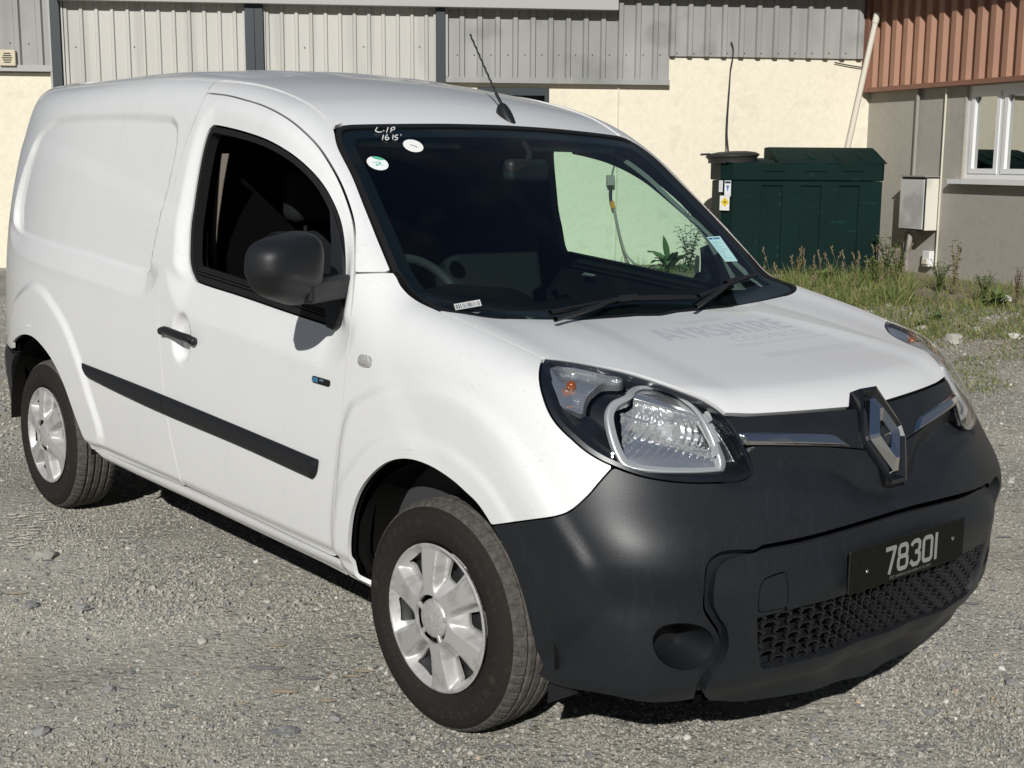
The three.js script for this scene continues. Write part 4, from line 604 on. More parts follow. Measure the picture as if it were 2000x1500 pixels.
// --- cabin
{ const cab = new THREE.Group(); cab.name = 'cabin'; van.add(cab);
  const ds = new THREE.Shape([[-.06, 1.0], [-.2, 1.035], [-.36, 1.045], [-.5, 1.03], [-.56, .98], [-.56, .75], [-.45, .5], [-.06, .45]].map((p) => new THREE.Vector2(...p)));
  part('dashboard', new THREE.ExtrudeGeometry(ds, { depth: 1.44, bevelEnabled: true, bevelSize: .02, bevelThickness: .02, bevelSegments: 3 }).translate(0, 0, -.72), sm({ color: lin(.045, .047, .048), roughness: .8 }), cab);
  part('instrument_hood', new THREE.CylinderGeometry(.17, .19, .22, 28, 1, false, 0, Math.PI).rotateZ(Math.PI / 2).scale(1, .55, 1).translate(-.47, 1.03, .37), M.trim, cab);
  const sw = part('steering_wheel', new THREE.TorusGeometry(.185, .016, 12, 48), sm({ color: lin(.035, .035, .036), roughness: .6 }), cab); sw.rotation.set(0, Math.PI / 2, 0); sw.rotateX(-.5); sw.position.set(-.74, 1.02, .37);
  part('wheel_hub', merge(new THREE.CylinderGeometry(.07, .06, .05, 24).rotateX(Math.PI / 2), box(.34, .035, .02), box(.035, .18, .02, 0, -.09, 0)), M.trim, sw);
  for (const z of [.37, -.37]) { const seat = part('seat', merge(new RoundedBoxGeometry(.14, .66, .48, 4, .06).rotateZ(.22).translate(-1.24, .92, z), new RoundedBoxGeometry(.5, .16, .5, 4, .06).translate(-1.0, .58, z)), M.cloth, cab); part('headrest', merge(new RoundedBoxGeometry(.10, .18, .26, 4, .04).translate(-1.33, 1.36, z), new THREE.CylinderGeometry(.007, .007, .14, 8).translate(-1.32, 1.25, z + .06), new THREE.CylinderGeometry(.007, .007, .14, 8).translate(-1.32, 1.25, z - .06)), M.cloth, seat); }
  part('bulkhead', box(.03, 1.35, 1.36, -1.52, .95, 0), M.void, cab);
  part('cabin_floor', box(1.5, .03, 1.6, -.8, .34, 0), M.void, cab);
  // seat belt of the driver, pillar trims
  const beltPx = [[433, 300], [428, 330], [423, 360], [418, 400], [414.5, 440], [413.5, 480], [416, 515], [418, 537]], wd = [13.5, 13, 12.5, 12, 10, 8, 6, 4];
  const bv = []; for (let i = 0; i < 7; i++) { const a = atZ(beltPx[i][0], beltPx[i][1], .71), b = atZ(beltPx[i][0] + wd[i], beltPx[i][1], .71), c = atZ(beltPx[i + 1][0] + wd[i + 1], beltPx[i + 1][1], .71), d = atZ(beltPx[i + 1][0], beltPx[i + 1][1], .71); bv.push(a, d, c, a, c, b); }
  const bg = new THREE.BufferGeometry().setFromPoints(bv); bg.computeVertexNormals(); bg.setAttribute('uv', new THREE.Float32BufferAttribute(new Float32Array(bv.length * 2), 2)); part('seat_belt', merge(bg, bg.clone().translate(0, 0, -.002)), sm({ color: lin(.22, .19, .155), roughness: .8, side: THREE.DoubleSide }), cab);
  const shellN = panel(SD, grow(minus(wholeSide, grow(winS, .012)), 0), { step: .04, gap: 0, disp: dOff(-.075, sideDisp), skirt: 0 }); part('door_trim', shellN, M.trim, cab); part('door_trim', mirrorZ(shellN), M.trim, cab);
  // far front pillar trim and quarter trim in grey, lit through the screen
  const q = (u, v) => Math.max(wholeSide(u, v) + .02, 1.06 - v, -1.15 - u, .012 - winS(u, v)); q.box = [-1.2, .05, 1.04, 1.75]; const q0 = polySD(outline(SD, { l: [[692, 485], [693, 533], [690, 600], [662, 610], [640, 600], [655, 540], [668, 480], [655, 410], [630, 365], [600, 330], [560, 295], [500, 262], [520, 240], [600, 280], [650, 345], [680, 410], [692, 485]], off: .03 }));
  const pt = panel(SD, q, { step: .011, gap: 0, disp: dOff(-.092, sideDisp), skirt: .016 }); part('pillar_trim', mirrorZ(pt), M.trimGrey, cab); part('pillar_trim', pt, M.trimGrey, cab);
  // inner mirror, visors
  const rm = atZ(1040, 335, 0); const mirr = part('inner_mirror', new RoundedBoxGeometry(.05, .075, .25, 4, .022), M.plastic2, cab); mirr.position.set(-.63, 1.475, .02); mirr.rotation.y = .35; part('mirror_stem', tube([[-.64, 1.49, .01], [-.66, 1.53, -.02], [-.70, 1.565, -.03]], .011, 10, 8), M.plastic2, cab);
  for (const z of [.36, -.36]) { const v = part('sun_visor', new RoundedBoxGeometry(.14, .02, .40, 3, .009), M.trimGrey, cab); v.position.set(-.86, 1.575, z); v.rotation.z = -.45; }
}
// ---------------------------------------------------------------- the yard
const nW = toW(new V3(0, 1, 0)), FH = new V3(FW.x, 0, FW.z).normalize(), RH = new V3().crossVectors(FH, new V3(0, 1, 0)).normalize(), YB0 = CW.y - 1.2;
const depthOf = (x, z) => (x - CW.x) * FH.x + (z - CW.z) * FH.z, latOf = (x, z) => (x - CW.x) * RH.x + (z - CW.z) * RH.z;
function groundH(x, z) {
  const d = depthOf(x, z), l = latOf(x, z), pl = -(nW.x * x + nW.z * z) / nW.y, far = sst(6.8, 13.2, d);
  const soft = Math.sign(pl) * .25 * Math.tanh(Math.abs(pl) / .25);
  return mix(soft, YB0, far) + .05 * sst(9, 12, d) * sst(2.2, 3.6, l) * (fbm(x * 1.3, z * 1.3, 3) - .35) + sst(5.5, 9, d) * .03 * (fbm(x * .7 + 3, z * .7, 3) - .5);
}
function onGround(px, py) { const r = rayW(px, py); let a = 1.2, b = 40; for (let t = 1.2; t < 40; t += .1) { const P = CW.clone().addScaledVector(r, t); if (P.y < groundH(P.x, P.z)) { b = t; a = t - .1; break; } } for (let i = 0; i < 24; i++) { const m = (a + b) / 2, P = CW.clone().addScaledVector(r, m); if (P.y < groundH(P.x, P.z)) b = m; else a = m; } return CW.clone().addScaledVector(r, b); }
{ const n = 2048, T = 4.2, col = new Float32Array(n * n * 3), hgt = new Float32Array(n * n);
  for (let j = 0; j < n; j++) for (let i = 0; i < n; i++) { const u = i / n, v = j / n, a = fbmt(u, v, 10, 4), b = vnt(u * 256, v * 256, 256), c = vnt(v * 512 + 40, u * 512, 512), k = (j * n + i), s = .84 + .24 * a + .20 * (c - .5) + .12 * (b - .5); col[3 * k] = .365 * s; col[3 * k + 1] = .348 * s; col[3 * k + 2] = .292 * s; hgt[k] = .05 + .10 * (a - .5) + .46 * b + .26 * c; }
  const pal = [[.28, .275, .255], [.22, .22, .215], [.36, .345, .30], [.44, .42, .36], [.29, .28, .24], [.54, .52, .46], [.40, .34, .27], [.80, .78, .72], [.13, .13, .13]], wts = [.2, .14, .22, .17, .15, .04, .03, .015, .035];
  for (let q = 0; q < 110000; q++) {
    const cx = rnd() * n, cy = rnd() * n, r = .9 + 5.4 * Math.pow(rnd(), 5), e = rr(.55, 1), th = rnd() * 3.1416, c = Math.cos(th), s = Math.sin(th); let w = rnd(), p = 0; while (p < 8 && w > wts[p]) { w -= wts[p]; p++; }
    const cl = pal[p], sh = rr(.8, 1.2), H = rr(.25, .8) * Math.min(1, .35 + r / 6), R = Math.ceil(r) + 1, wob = rr(0, 6.28);
    for (let y = -R; y <= R; y++) for (let x = -R; x <= R; x++) { const a = (x * c + y * s) / r, b = (-x * s + y * c) / (r * e), d = Math.sqrt(a * a + b * b) * (1 + .16 * Math.sin(3 * Math.atan2(b, a) + wob)); if (d > 1) continue; const k = (((cy | 0) + y + n) % n) * n + (((cx | 0) + x + n) % n), hh = .3 + H * Math.sqrt(1 - d * d * .8); if (hh < hgt[k]) continue; hgt[k] = mix(hgt[k], hh, .8); const m = .85; col[3 * k] = mix(col[3 * k], cl[0] * sh, m); col[3 * k + 1] = mix(col[3 * k + 1], cl[1] * sh, m); col[3 * k + 2] = mix(col[3 * k + 2], cl[2] * sh, m); }
  }
  const enc = (x) => x <= .0031308 ? 12.92 * x : 1.055 * Math.pow(x, 1 / 2.4) - .055, cd = new Uint8Array(n * n * 4), hd = new Uint8Array(n * n * 4);
  for (let k = 0; k < n * n; k++) { for (let m = 0; m < 3; m++) cd[4 * k + m] = clamp(enc(Math.min(1, col[3 * k + m])), 0, 1) * 255; const h = clamp(hgt[k], 0, 1) * 255; hd[4 * k] = hd[4 * k + 1] = hd[4 * k + 2] = h; cd[4 * k + 3] = hd[4 * k + 3] = 255; }
  const mk = (d, srgb) => { const t = new THREE.DataTexture(d, n, n); t.wrapS = t.wrapT = THREE.RepeatWrapping; t.magFilter = THREE.LinearFilter; t.minFilter = THREE.LinearMipmapLinearFilter; t.generateMipmaps = true; t.anisotropy = 16; if (srgb) t.colorSpace = THREE.SRGBColorSpace; t.needsUpdate = true; return t; };
  const pos = [], uv = [], cl = [], idx = [], xs = [], ds = []; for (let l = -26; l <= 26.01;) { xs.push(l); l += Math.abs(l) < 5 ? .08 : Math.abs(l) < 9 ? .25 : 1; } for (let d = -14; d <= 34;) { ds.push(d); d += d < 1 ? 1 : d < 9 ? .08 : d < 17 ? .12 : 1.5; }
  for (const d of ds) for (const l of xs) {
    const x = CW.x + FH.x * d + RH.x * l, z = CW.z + FH.z * d + RH.z * l, near = sst(11, 6, d) * sst(8, 5, Math.abs(l));
    const y = groundH(x, z) + (near > 0 ? .010 * (fbm(x * 2.1 + 9, z * 2.1, 3) - .5) * near : 0) - .003;
    pos.push(x, y, z); uv.push(x / T, z / T);
    const p1 = fbm(x * .55 + 4, z * .55 + 8, 4), p2 = fbm(x * 2.3, z * 2.3 + 40, 4), p3 = fbm(x * 1.1 + 70, z * 1.1, 3), s = .86 + .56 * (p1 - .35) + .36 * (p2 - .5) - .16 * sst(.56, .64, fbm(x * 3.3 + 50, z * 3.3 + 20, 4)), w = sst(.52, .64, p3) * .14, earth = sst(8.6, 10.5, d) * sst(1.6, 2.6, l);
    cl.push(mix(s * (1 + w), .62, earth * .8), mix(s * (1 + w * .75), .50, earth * .8), mix(s * (1 + w * .3), .36, earth * .8));
  }
  const m = xs.length; for (let j = 0; j < ds.length - 1; j++) for (let i = 0; i < m - 1; i++) { const a = j * m + i; idx.push(a, a + 1, a + m, a + 1, a + m + 1, a + m); }
  const g = new THREE.BufferGeometry(); g.setAttribute('position', new THREE.Float32BufferAttribute(pos, 3)); g.setAttribute('uv', new THREE.Float32BufferAttribute(uv, 2)); g.setAttribute('color', new THREE.Float32BufferAttribute(cl, 3)); g.setIndex(idx); g.computeVertexNormals();
  const gm = new THREE.Mesh(g, sm({ map: mk(cd, true), bumpMap: mk(hd), bumpScale: .008, roughness: .95, vertexColors: true })); gm.name = 'ground'; tag(gm, 'grey gravel yard', null, null, 'structure'); gm.castShadow = gm.receiveShadow = true;
}
// loose gravel
function stoneGeo(k, flat) { const g0 = new THREE.IcosahedronGeometry(1, 1), g = mergeVertices((g0.deleteAttribute('uv'), g0.deleteAttribute('normal'), g0)), p = g.attributes.position; for (let i = 0; i < p.count; i++) { const s = .72 + .5 * h2(i * 7 + k * 31, k * 13 + i); p.setXYZ(i, p.getX(i) * s, p.getY(i) * s * flat, p.getZ(i) * s * .85); } const o = g.toNonIndexed(); o.computeVertexNormals(); o.setAttribute('uv', new THREE.Float32BufferAttribute(new Float32Array(o.attributes.position.count * 2), 2)); return o; }
const stoneCols = [[.26, .258, .25], [.33, .318, .28], [.37, .35, .305], [.20, .20, .20], [.43, .41, .36], [.60, .58, .53], [.42, .32, .22]];
{ const N = 64000, im = new THREE.InstancedMesh(stoneGeo(3, .6), sm({ color: lin(1, 1, 1), roughness: .95 }), N), m4 = new THREE.Matrix4(), q = new THREE.Quaternion(), e = new THREE.Euler(); im.name = 'loose_gravel';
  for (let i = 0; i < N; i++) {
    const d = 1.8 + 9.5 * Math.pow(rnd(), 1.25), l = (rnd() * 2 - 1) * (.8 + d * .46), x = CW.x + FH.x * d + RH.x * l, z = CW.z + FH.z * d + RH.z * l, clump = fbm(x * 1.7, z * 1.7, 3); const s = (.0022 + .0085 * Math.pow(rnd(), 5)) * (clump > .5 ? 1.15 : .8) * (d > 6 ? 1.5 : 1);
    m4.compose(new V3(x, groundH(x, z) + s * .12 - .001, z), q.setFromEuler(e.set(rnd() * .8, rnd() * 6, rnd() * .8)), new V3(s, s, s)); im.setMatrixAt(i, m4); const c = stoneCols[rnd() < .015 ? 5 : rnd() < .012 ? 6 : Math.floor(rnd() * 5)], k = rr(.8, 1.2); im.setColorAt(i, lin(c[0] * k, c[1] * k, c[2] * k));
  }
  im.castShadow = im.receiveShadow = true; tag(im, 'small loose grey gravel scattered over the yard', 'gravel', null, 'stuff'); }
{ // grit pressed into the yard
  const g0 = new THREE.IcosahedronGeometry(1, 0), p = g0.attributes.position; for (let i = 0; i < p.count; i++) p.setY(i, p.getY(i) * .7); g0.computeVertexNormals();
  const N = 250000, im = new THREE.InstancedMesh(g0, sm({ color: lin(1, 1, 1), roughness: .95 }), N), a = im.instanceMatrix.array, e = new THREE.Euler(), m4 = new THREE.Matrix4(), q = new THREE.Quaternion(), P = new V3(), S = new V3(); im.name = 'yard_grit';
  for (let i = 0; i < N; i++) { const d = 2.0 + 9.5 * Math.pow(rnd(), 1.35), l = (rnd() * 2 - 1) * (.45 + d * .42), x = CW.x + FH.x * d + RH.x * l, z = CW.z + FH.z * d + RH.z * l, s = (.0026 + .0034 * rnd() * rnd()) * (.75 + .1 * d); m4.compose(P.set(x, groundH(x, z) - .0025 - s * .1, z), q.setFromEuler(e.set(rnd() * 3, rnd() * 6, rnd() * 3)), S.set(s * rr(.8, 1.3), s * rr(.7, 1.1), s)); im.setMatrixAt(i, m4); const k = rr(.72, 1.22) * (rnd() < .02 ? 1.7 : 1), w = fbm(x * .55 + 4, z * .55 + 8, 2) * .5 + .75; im.setColorAt(i, lin(.355 * k * w, .338 * k * w, .288 * k * w)); }
  im.castShadow = im.receiveShadow = true; tag(im, 'fine khaki grit pressed into the surface of the yard', 'grit', null, 'stuff'); }
const bigStones = [[85, 1090, 24, 1, 'dark'], [60, 1185, 14, 3, 'dark'], [160, 1190, 14, 0, 'dark'], [80, 1430, 17, 0, 'dark'], [395, 1254, 12, 4, 'pale'], [212, 1350, 14, 0, 'dark'], [510, 1233, 10, 0, 'dark'], [655, 1405, 14, 0, 'dark'], [565, 1430, 18, 3, 'dark'], [255, 1315, 9, 3, 'dark'], [520, 1127, 8, 4, 'pale'], [1860, 668, 22, 4, 'pale'], [1800, 645, 12, 5, 'pale'], [1985, 660, 14, 5, 'pale'], [1960, 590, 18, 4, 'pale'], [1975, 1335, 13, 0, 'dark'], [1815, 1392, 12, 0, 'dark'], [1700, 612, 9, 5, 'pale'], [1905, 645, 9, 5, 'pale'], [1735, 600, 10, 4, 'pale']];
for (const [px, py, r, c, k] of bigStones) { const P = onGround(px, py), dd = P.distanceTo(CW), s = r * dd / FPX, m = new THREE.Mesh(stoneGeo(px % 17, .55), sm({ color: lin(...stoneCols[c]), roughness: .95 })); m.name = 'stone'; m.scale.setScalar(s); m.rotation.y = rnd() * 6; m.position.set(P.x, groundH(P.x, P.z) + s * .18, P.z); tag(m, k === 'dark' ? 'loose dark grey stone lying in the gravel yard' : 'loose pale stone lying on the gravel yard', 'stone', k === 'dark' ? 'dark stones in the yard' : 'pale stones in the yard'); m.castShadow = m.receiveShadow = true; }
// flaking pale concrete at the left, tan stains of clay pressed into the yard
function chips(name, label, list, colr) { const gs = []; for (const [px, py, w, h] of list) { const P = onGround(px, py), s = P.distanceTo(CW) / FPX, n = 9, v = []; const hx = w * s, hz = h * s * 2.6; const pt = (i) => { const a = i / n * 6.2832, k = .7 + .45 * h2(i * 11 + px, py); const o = RH.clone().multiplyScalar(Math.cos(a) * hx * k).addScaledVector(FH, Math.sin(a) * hz * k), x = P.x + o.x, z = P.z + o.z; return new V3(x, groundH(x, z) + .004, z); }; const c = new V3(P.x, groundH(P.x, P.z) + .006, P.z); for (let i = 0; i < n; i++) v.push(c, pt((i + 1) % n), pt(i)); gs.push(new THREE.BufferGeometry().setFromPoints(v.reverse())); } const g = merge(gs.map((g) => (g.computeVertexNormals(), g))), m = new THREE.Mesh(g, sm({ color: colr, roughness: .95, side: THREE.DoubleSide })); m.name = name; m.castShadow = m.receiveShadow = true; return tag(m, label, 'debris', null, 'stuff'); }
{ const a = []; for (let i = 0; i < 44; i++) { const t = rnd(); a.push([8 + rnd() * 96 * (1 - .3 * t) + 12 * t, 1003 + t * 70, rr(4, 13), rr(.7, 2.4)]); } for (let i = 0; i < 16; i++) a.push([rr(205, 300), rr(968, 990), rr(4, 11), rr(.6, 1.3)]); chips('pale_concrete_flakes', 'thin pale flakes of old concrete in the gravel beside the rear wheel', a, lin(.56, .53, .46)); }
chips('slate_pieces', 'flat slate-grey stone pieces pressed flush into the yard', [[75, 1094, 34, 4], [165, 1190, 15, 4], [520, 1306, 40, 4], [592, 1326, 28, 3], [330, 1381, 16, 3], [555, 1432, 38, 4], [690, 1245, 20, 3], [250, 1420, 14, 3], [420, 1090, 13, 2], [980, 1460, 22, 3], [1900, 1180, 16, 3], [1810, 1460, 22, 3], [1960, 1050, 15, 2]], lin(.22, .222, .22));
chips('tan_clay_patches', 'small tan clay patches pressed into the yard beside the front wheel', [[558, 1352, 28, 4], [640, 1370, 16, 3], [690, 1322, 24, 3], [712, 1312, 20, 3], [443, 1195, 9, 2], [470, 1376, 12, 2], [30, 1160, 22, 3], [560, 1010, 14, 2], [540, 1262, 22, 3], [385, 1404, 6, 2], [1960, 870, 10, 2], [1985, 1000, 11, 2]], lin(.40, .335, .235));
// ---------------------------------------------------------------- buildings
const atD = (px, py, d) => CW.clone().addScaledVector(rayW(px, py), d);
const PA = atD(0, 308, 14.2), PB = atD(1691, 319, 15.2), PE = atD(2000, 321, 12.8);
function wallFrame(P, Q) { const x = new V3(Q.x - P.x, 0, Q.z - P.z).normalize(), n = new V3().crossVectors(x, new V3(0, 1, 0)); return { P, x, n, turn: Math.atan2(-x.z, x.x), at(px, py, off = 0) { const r = rayW(px, py), o = P.clone().addScaledVector(n, off), t = o.clone().sub(CW).dot(n) / r.dot(n), h = CW.clone().addScaledVector(r, t); return [h.clone().sub(P).dot(x), h.y]; }, W(u, y, o = 0) { return P.clone().addScaledVector(x, u).addScaledVector(n, o).setY(y); } }; }
const W1 = wallFrame(PA, PB), W2 = wallFrame(PB, PE);
function frameGroup(w, name, label, cat) { const g = group(name, label, cat); g.position.set(w.P.x, 0, w.P.z); g.rotation.y = w.turn; return g; }
const renderT = (c, s) => dataTex(512, (u, v) => { const a = fbmt(u, v, 4, 6), b = fbmt(v, u, 64, 2), st = sst(.62, .8, fbmt(u, v, 12, 4)) * .03, k = 1 + s * (a - .5) + .05 * (b - .5) - st; return c.map((x) => x * k); }, true, 1);
const bumpT = dataTex(512, (u, v) => { const n = .6 * fbmt(u, v, 64, 3) + .4 * fbmt(v, u, 16, 3); return [n, n, n]; });
const B = {
  cream: sm({ map: renderT([.90, .872, .79], .012), roughness: .9, bumpMap: bumpT, bumpScale: .0015 }),
  brown: sm({ map: renderT([.66, .642, .60], .02), roughness: .92, bumpMap: bumpT, bumpScale: .0015 }),
  light: sm({ map: dataTex(256, (u, v) => { const k = .745 + .05 * (fbmt(u, v, 4, 5) - .5) - .05 * sst(.6, .75, vnt(u * 40, v * 3, 40)) ; return [k, k * .99, k * .955]; }, true, .5), roughness: .55 }),
  grey: sm({ map: dataTex(512, (u, v) => { const k = .585 + .11 * (fbmt(u, v, 5, 5) - .5) + .05 * (vnt(u * 60, v * 5, 60) - .5) - .06 * sst(.6, .8, fbmt(u, v, 9, 4)); return [k, k, k * .975]; }, true, .5), roughness: .6 }),
  trim: sm({ color: lin(.40, .40, .38), roughness: .55 }),
  dark: sm({ color: lin(.028, .038, .043), roughness: .5 }),
  red: sm({ map: dataTex(256, (u, v) => { const k = 1 + .14 * (fbmt(u, v, 5, 5) - .5); return [.635 * k, .475 * k, .385 * k]; }, true, .5), roughness: .6 }),
  redT: sm({ color: lin(.25, .12, .08), roughness: .6 }),
  upvc: pm({ color: lin(.78, .78, .77), roughness: .3 }),
  pipe: sm({ color: lin(.66, .62, .52), roughness: .6 }), greyPipe: sm({ color: lin(.30, .275, .25), roughness: .6 }),
  blackp: sm({ color: lin(.02, .02, .02), roughness: .6 }),
};
function uvm(g) { const p = g.attributes.position, n = g.attributes.normal, a = []; for (let i = 0; i < p.count; i++) a.push((Math.abs(n.getX(i)) > .7 ? p.getZ(i) : p.getX(i)) / 2.2, (Math.abs(n.getY(i)) > .7 ? p.getZ(i) : p.getY(i)) / 2.2); g.setAttribute('uv', new THREE.Float32BufferAttribute(a, 2)); return g; }
const bxa = (x0, x1, y0, y1, z0, z1) => uvm(box(x1 - x0, y1 - y0, z1 - z0, (x0 + x1) / 2, (y0 + y1) / 2, (z0 + z1) / 2));
function clad(x0, x1, y0, y1, z, pitch, rib, dep, phase = 0, slope = .3) {   // trapezoidal sheet: pans at z, ribs proud by dep
  const prof = []; for (let k = Math.floor((x0 - phase) / pitch) - 1; ; k++) { const c = phase + k * pitch; if (c > x1 + pitch) break; const s = rib * slope; for (const [dx, dz] of [[-rib / 2 - s, 0], [-rib / 2, dep], [rib / 2, dep], [rib / 2 + s, 0]]) prof.push([c + dx, z + dz]); }
  const P = []; const ev = (x) => { for (let i = 0; i < prof.length - 1; i++) if (x >= prof[i][0] && x <= prof[i + 1][0]) return mix(prof[i][1], prof[i + 1][1], (x - prof[i][0]) / (prof[i + 1][0] - prof[i][0])); return z; };
  P.push([x0, ev(x0)], ...prof.filter((p) => p[0] > x0 && p[0] < x1), [x1, ev(x1)]); const v = [], uv = [];
  const Q = (a, b, t) => { for (const [i, y] of [[a, y0], [b, y0], [b, y1], [a, y0], [b, y1], [a, y1]]) { v.push(new V3(i[0], y, i[1] - t)); uv.push(i[0] / 2.2, y / 2.2); } };
  for (let i = 0; i < P.length - 1; i++) { Q(P[i], P[i + 1], 0); Q(P[i + 1], P[i], .004); }
  for (let i = 0; i < P.length - 1; i++) { const a = P[i], b = P[i + 1]; v.push(new V3(a[0], y0, a[1] - .004), new V3(b[0], y0, b[1] - .004), new V3(b[0], y0, b[1]), new V3(a[0], y0, a[1] - .004), new V3(b[0], y0, b[1]), new V3(a[0], y0, a[1])); for (let k = 0; k < 6; k++) uv.push(0, 0); }
  const g = new THREE.BufferGeometry().setFromPoints(v); g.setAttribute('uv', new THREE.Float32BufferAttribute(uv, 2)); g.computeVertexNormals(); return g;
}
{ const g = frameGroup(W1, 'cream_warehouse', 'cream rendered workshop with grey ribbed metal cladding and dark posts', 'building');
  const X = (px, py = 80, o = 0) => W1.at(px, py, o)[0], Y = (py, px = 600, o = 0) => W1.at(px, py, o)[1], yb = YB0 - .25, TOP = Y(-120);
  const uE = X(1691) ;
  part('wall', bxa(X(-200), X(932), yb, Y(150), -.25, 0), B.cream, g); part('wall', bxa(X(1071, 300), uE + .6, yb, Y(100, 1300), -.25, 0), B.cream, g); part('wall', bxa(X(932), X(1071, 300), Y(172, 1000), Y(100, 1300), -.25, -.002), B.cream, g);
  const dr = part('doorway', bxa(X(932), X(1071, 300), yb, Y(172, 1000), -.22, -.12), B.dark, g); for (const f of [[X(932), X(932) + .05], [X(1071, 300) - .05, X(1071, 300)]]) part('door_frame', bxa(f[0], f[1], yb, Y(172, 1000), -.12, .012), B.dark, dr); part('door_frame', bxa(X(932), X(1071, 300), Y(172, 1000) - .08, Y(172, 1000), -.12, .010), B.dark, dr);
  part('door_panel', bxa(X(945), X(1000, 200), YB0 + .1, Y(196, 1000), -.13, -.10), B.dark, dr); part('door_panel', bxa(X(1003, 200), X(1058, 200), YB0 + .1, Y(196, 1000), -.13, -.10), B.dark, dr);
  // bay at the left end
  part('cladding', clad(X(-200), X(103), Y(128, 50), TOP, .03, .235, .05, .035, X(36)), B.grey, g); part('drip_flashing', bxa(X(-200), X(106), Y(140, 50), Y(128, 50), .0, .085), B.trim, g); part('corner_flashing', bxa(X(99), X(105), yb, TOP, .0, .08), B.trim, g);
  for (const [a, b] of [[105, 123], [481, 499], [500, 516], [851, 868]]) part('steel_post', bxa(X(a), X(b), yb, TOP, .0, .13), B.dark, g);
  part('sliding_door', clad(X(124), X(480), YB0 + .04, TOP, .05, .163, .03, .025, X(127) + .03), B.light, g); part('sliding_door', clad(X(517), X(850), YB0 + .04, TOP, .05, .158, .03, .025, X(520) + .02), B.light, g);
  for (const [a, b] of [[124, 128], [476, 480.5], [516.5, 520], [846, 850.5]]) part('door_edge', bxa(X(a), X(b), YB0 + .04, TOP, .05, .085), B.light, g);
  part('door_track', bxa(X(120), X(1208, 10, .2), Y(9, 650, .2), Y(-60), .0, .21), B.trim, g);
  part('cladding', clad(X(872), X(1305, 140), Y(153, 1000), TOP, .03, .199, .045, .035, X(902) + .0), B.grey, g); part('drip_flashing', bxa(X(868), X(1305, 140), Y(163, 1000), Y(152.5, 1000), 0, .09), B.grey, g); part('corner_flashing', bxa(X(868.5), X(874), Y(152, 1000), TOP, 0, .09), B.trim, g);
  part('cladding', clad(X(1305, 60), uE + .3, Y(113, 1500), TOP, .03, .199, .045, .035, X(902)), B.grey, g);
  // eaves just above the frame; they shade the top of the sheets
  const sd = SUN.y / SUN.dot(W1.n), ov = .5, ye = Y(14, 1500) + (ov - .05) * sd; part('eaves', bxa(X(-260), uE + .3, ye, ye + .16, -.4, ov), B.trim, g); part('roof_sheet', bxa(X(-260), uE + .3, ye + .165, ye + .21, -7, ov + .04), B.grey, g);
  part('gable_wall', bxa(X(-262), X(-200), yb, ye, -7, -.26), B.cream, g); part('back_wall', bxa(X(-200), uE, yb, ye, -7.2, -7), B.cream, g); part('upper_wall', bxa(X(-200), uE + .6, Y(150), ye, -.25, -.004), B.grey, g);
  { const fx = [], put = (px, row, o, zz) => fx.push(new THREE.SphereGeometry(.008, 6, 4).translate(X(px, row, o), Y(row, px, o), zz)); for (let px = 893; px < 1300; px += 33.0) put(px, 107, .03, .036); for (let px = 1322; px < 1685; px += 33) put(px, 104, .03, .036); for (let px = 150; px < 845; px += 112) { put(px + rr(-4, 4), 92 + rr(-1, 1), .05, .056); } for (const q of [[20, 84], [56, 85]]) put(q[0], q[1], .03, .036); const m = part('fixings', merge(fx), sm({ color: lin(.16, .15, .13), roughness: .7 }), g); m.userData.kind = 'stuff'; }
  // extractor grille
  const vg = part('extractor_vent', uvm(new RoundedBoxGeometry(.17, .17, .05, 2, .01).translate(X(15, 113, .1), Y(113, 15, .1), .095)), sm({ color: lin(.62, .55, .40), roughness: .7 }), g); for (let k = -2; k <= 2; k++) part('vent_slot', box(.105 - Math.abs(k) * .018, .011, .006, X(15, 113, .1), Y(113, 15, .1) + k * .023, .121), B.blackp, vg);
  part('conduit', bxa(X(1206, 200), X(1208.5, 200), yb, Y(163, 1200), 0, .02), B.pipe, g);
}
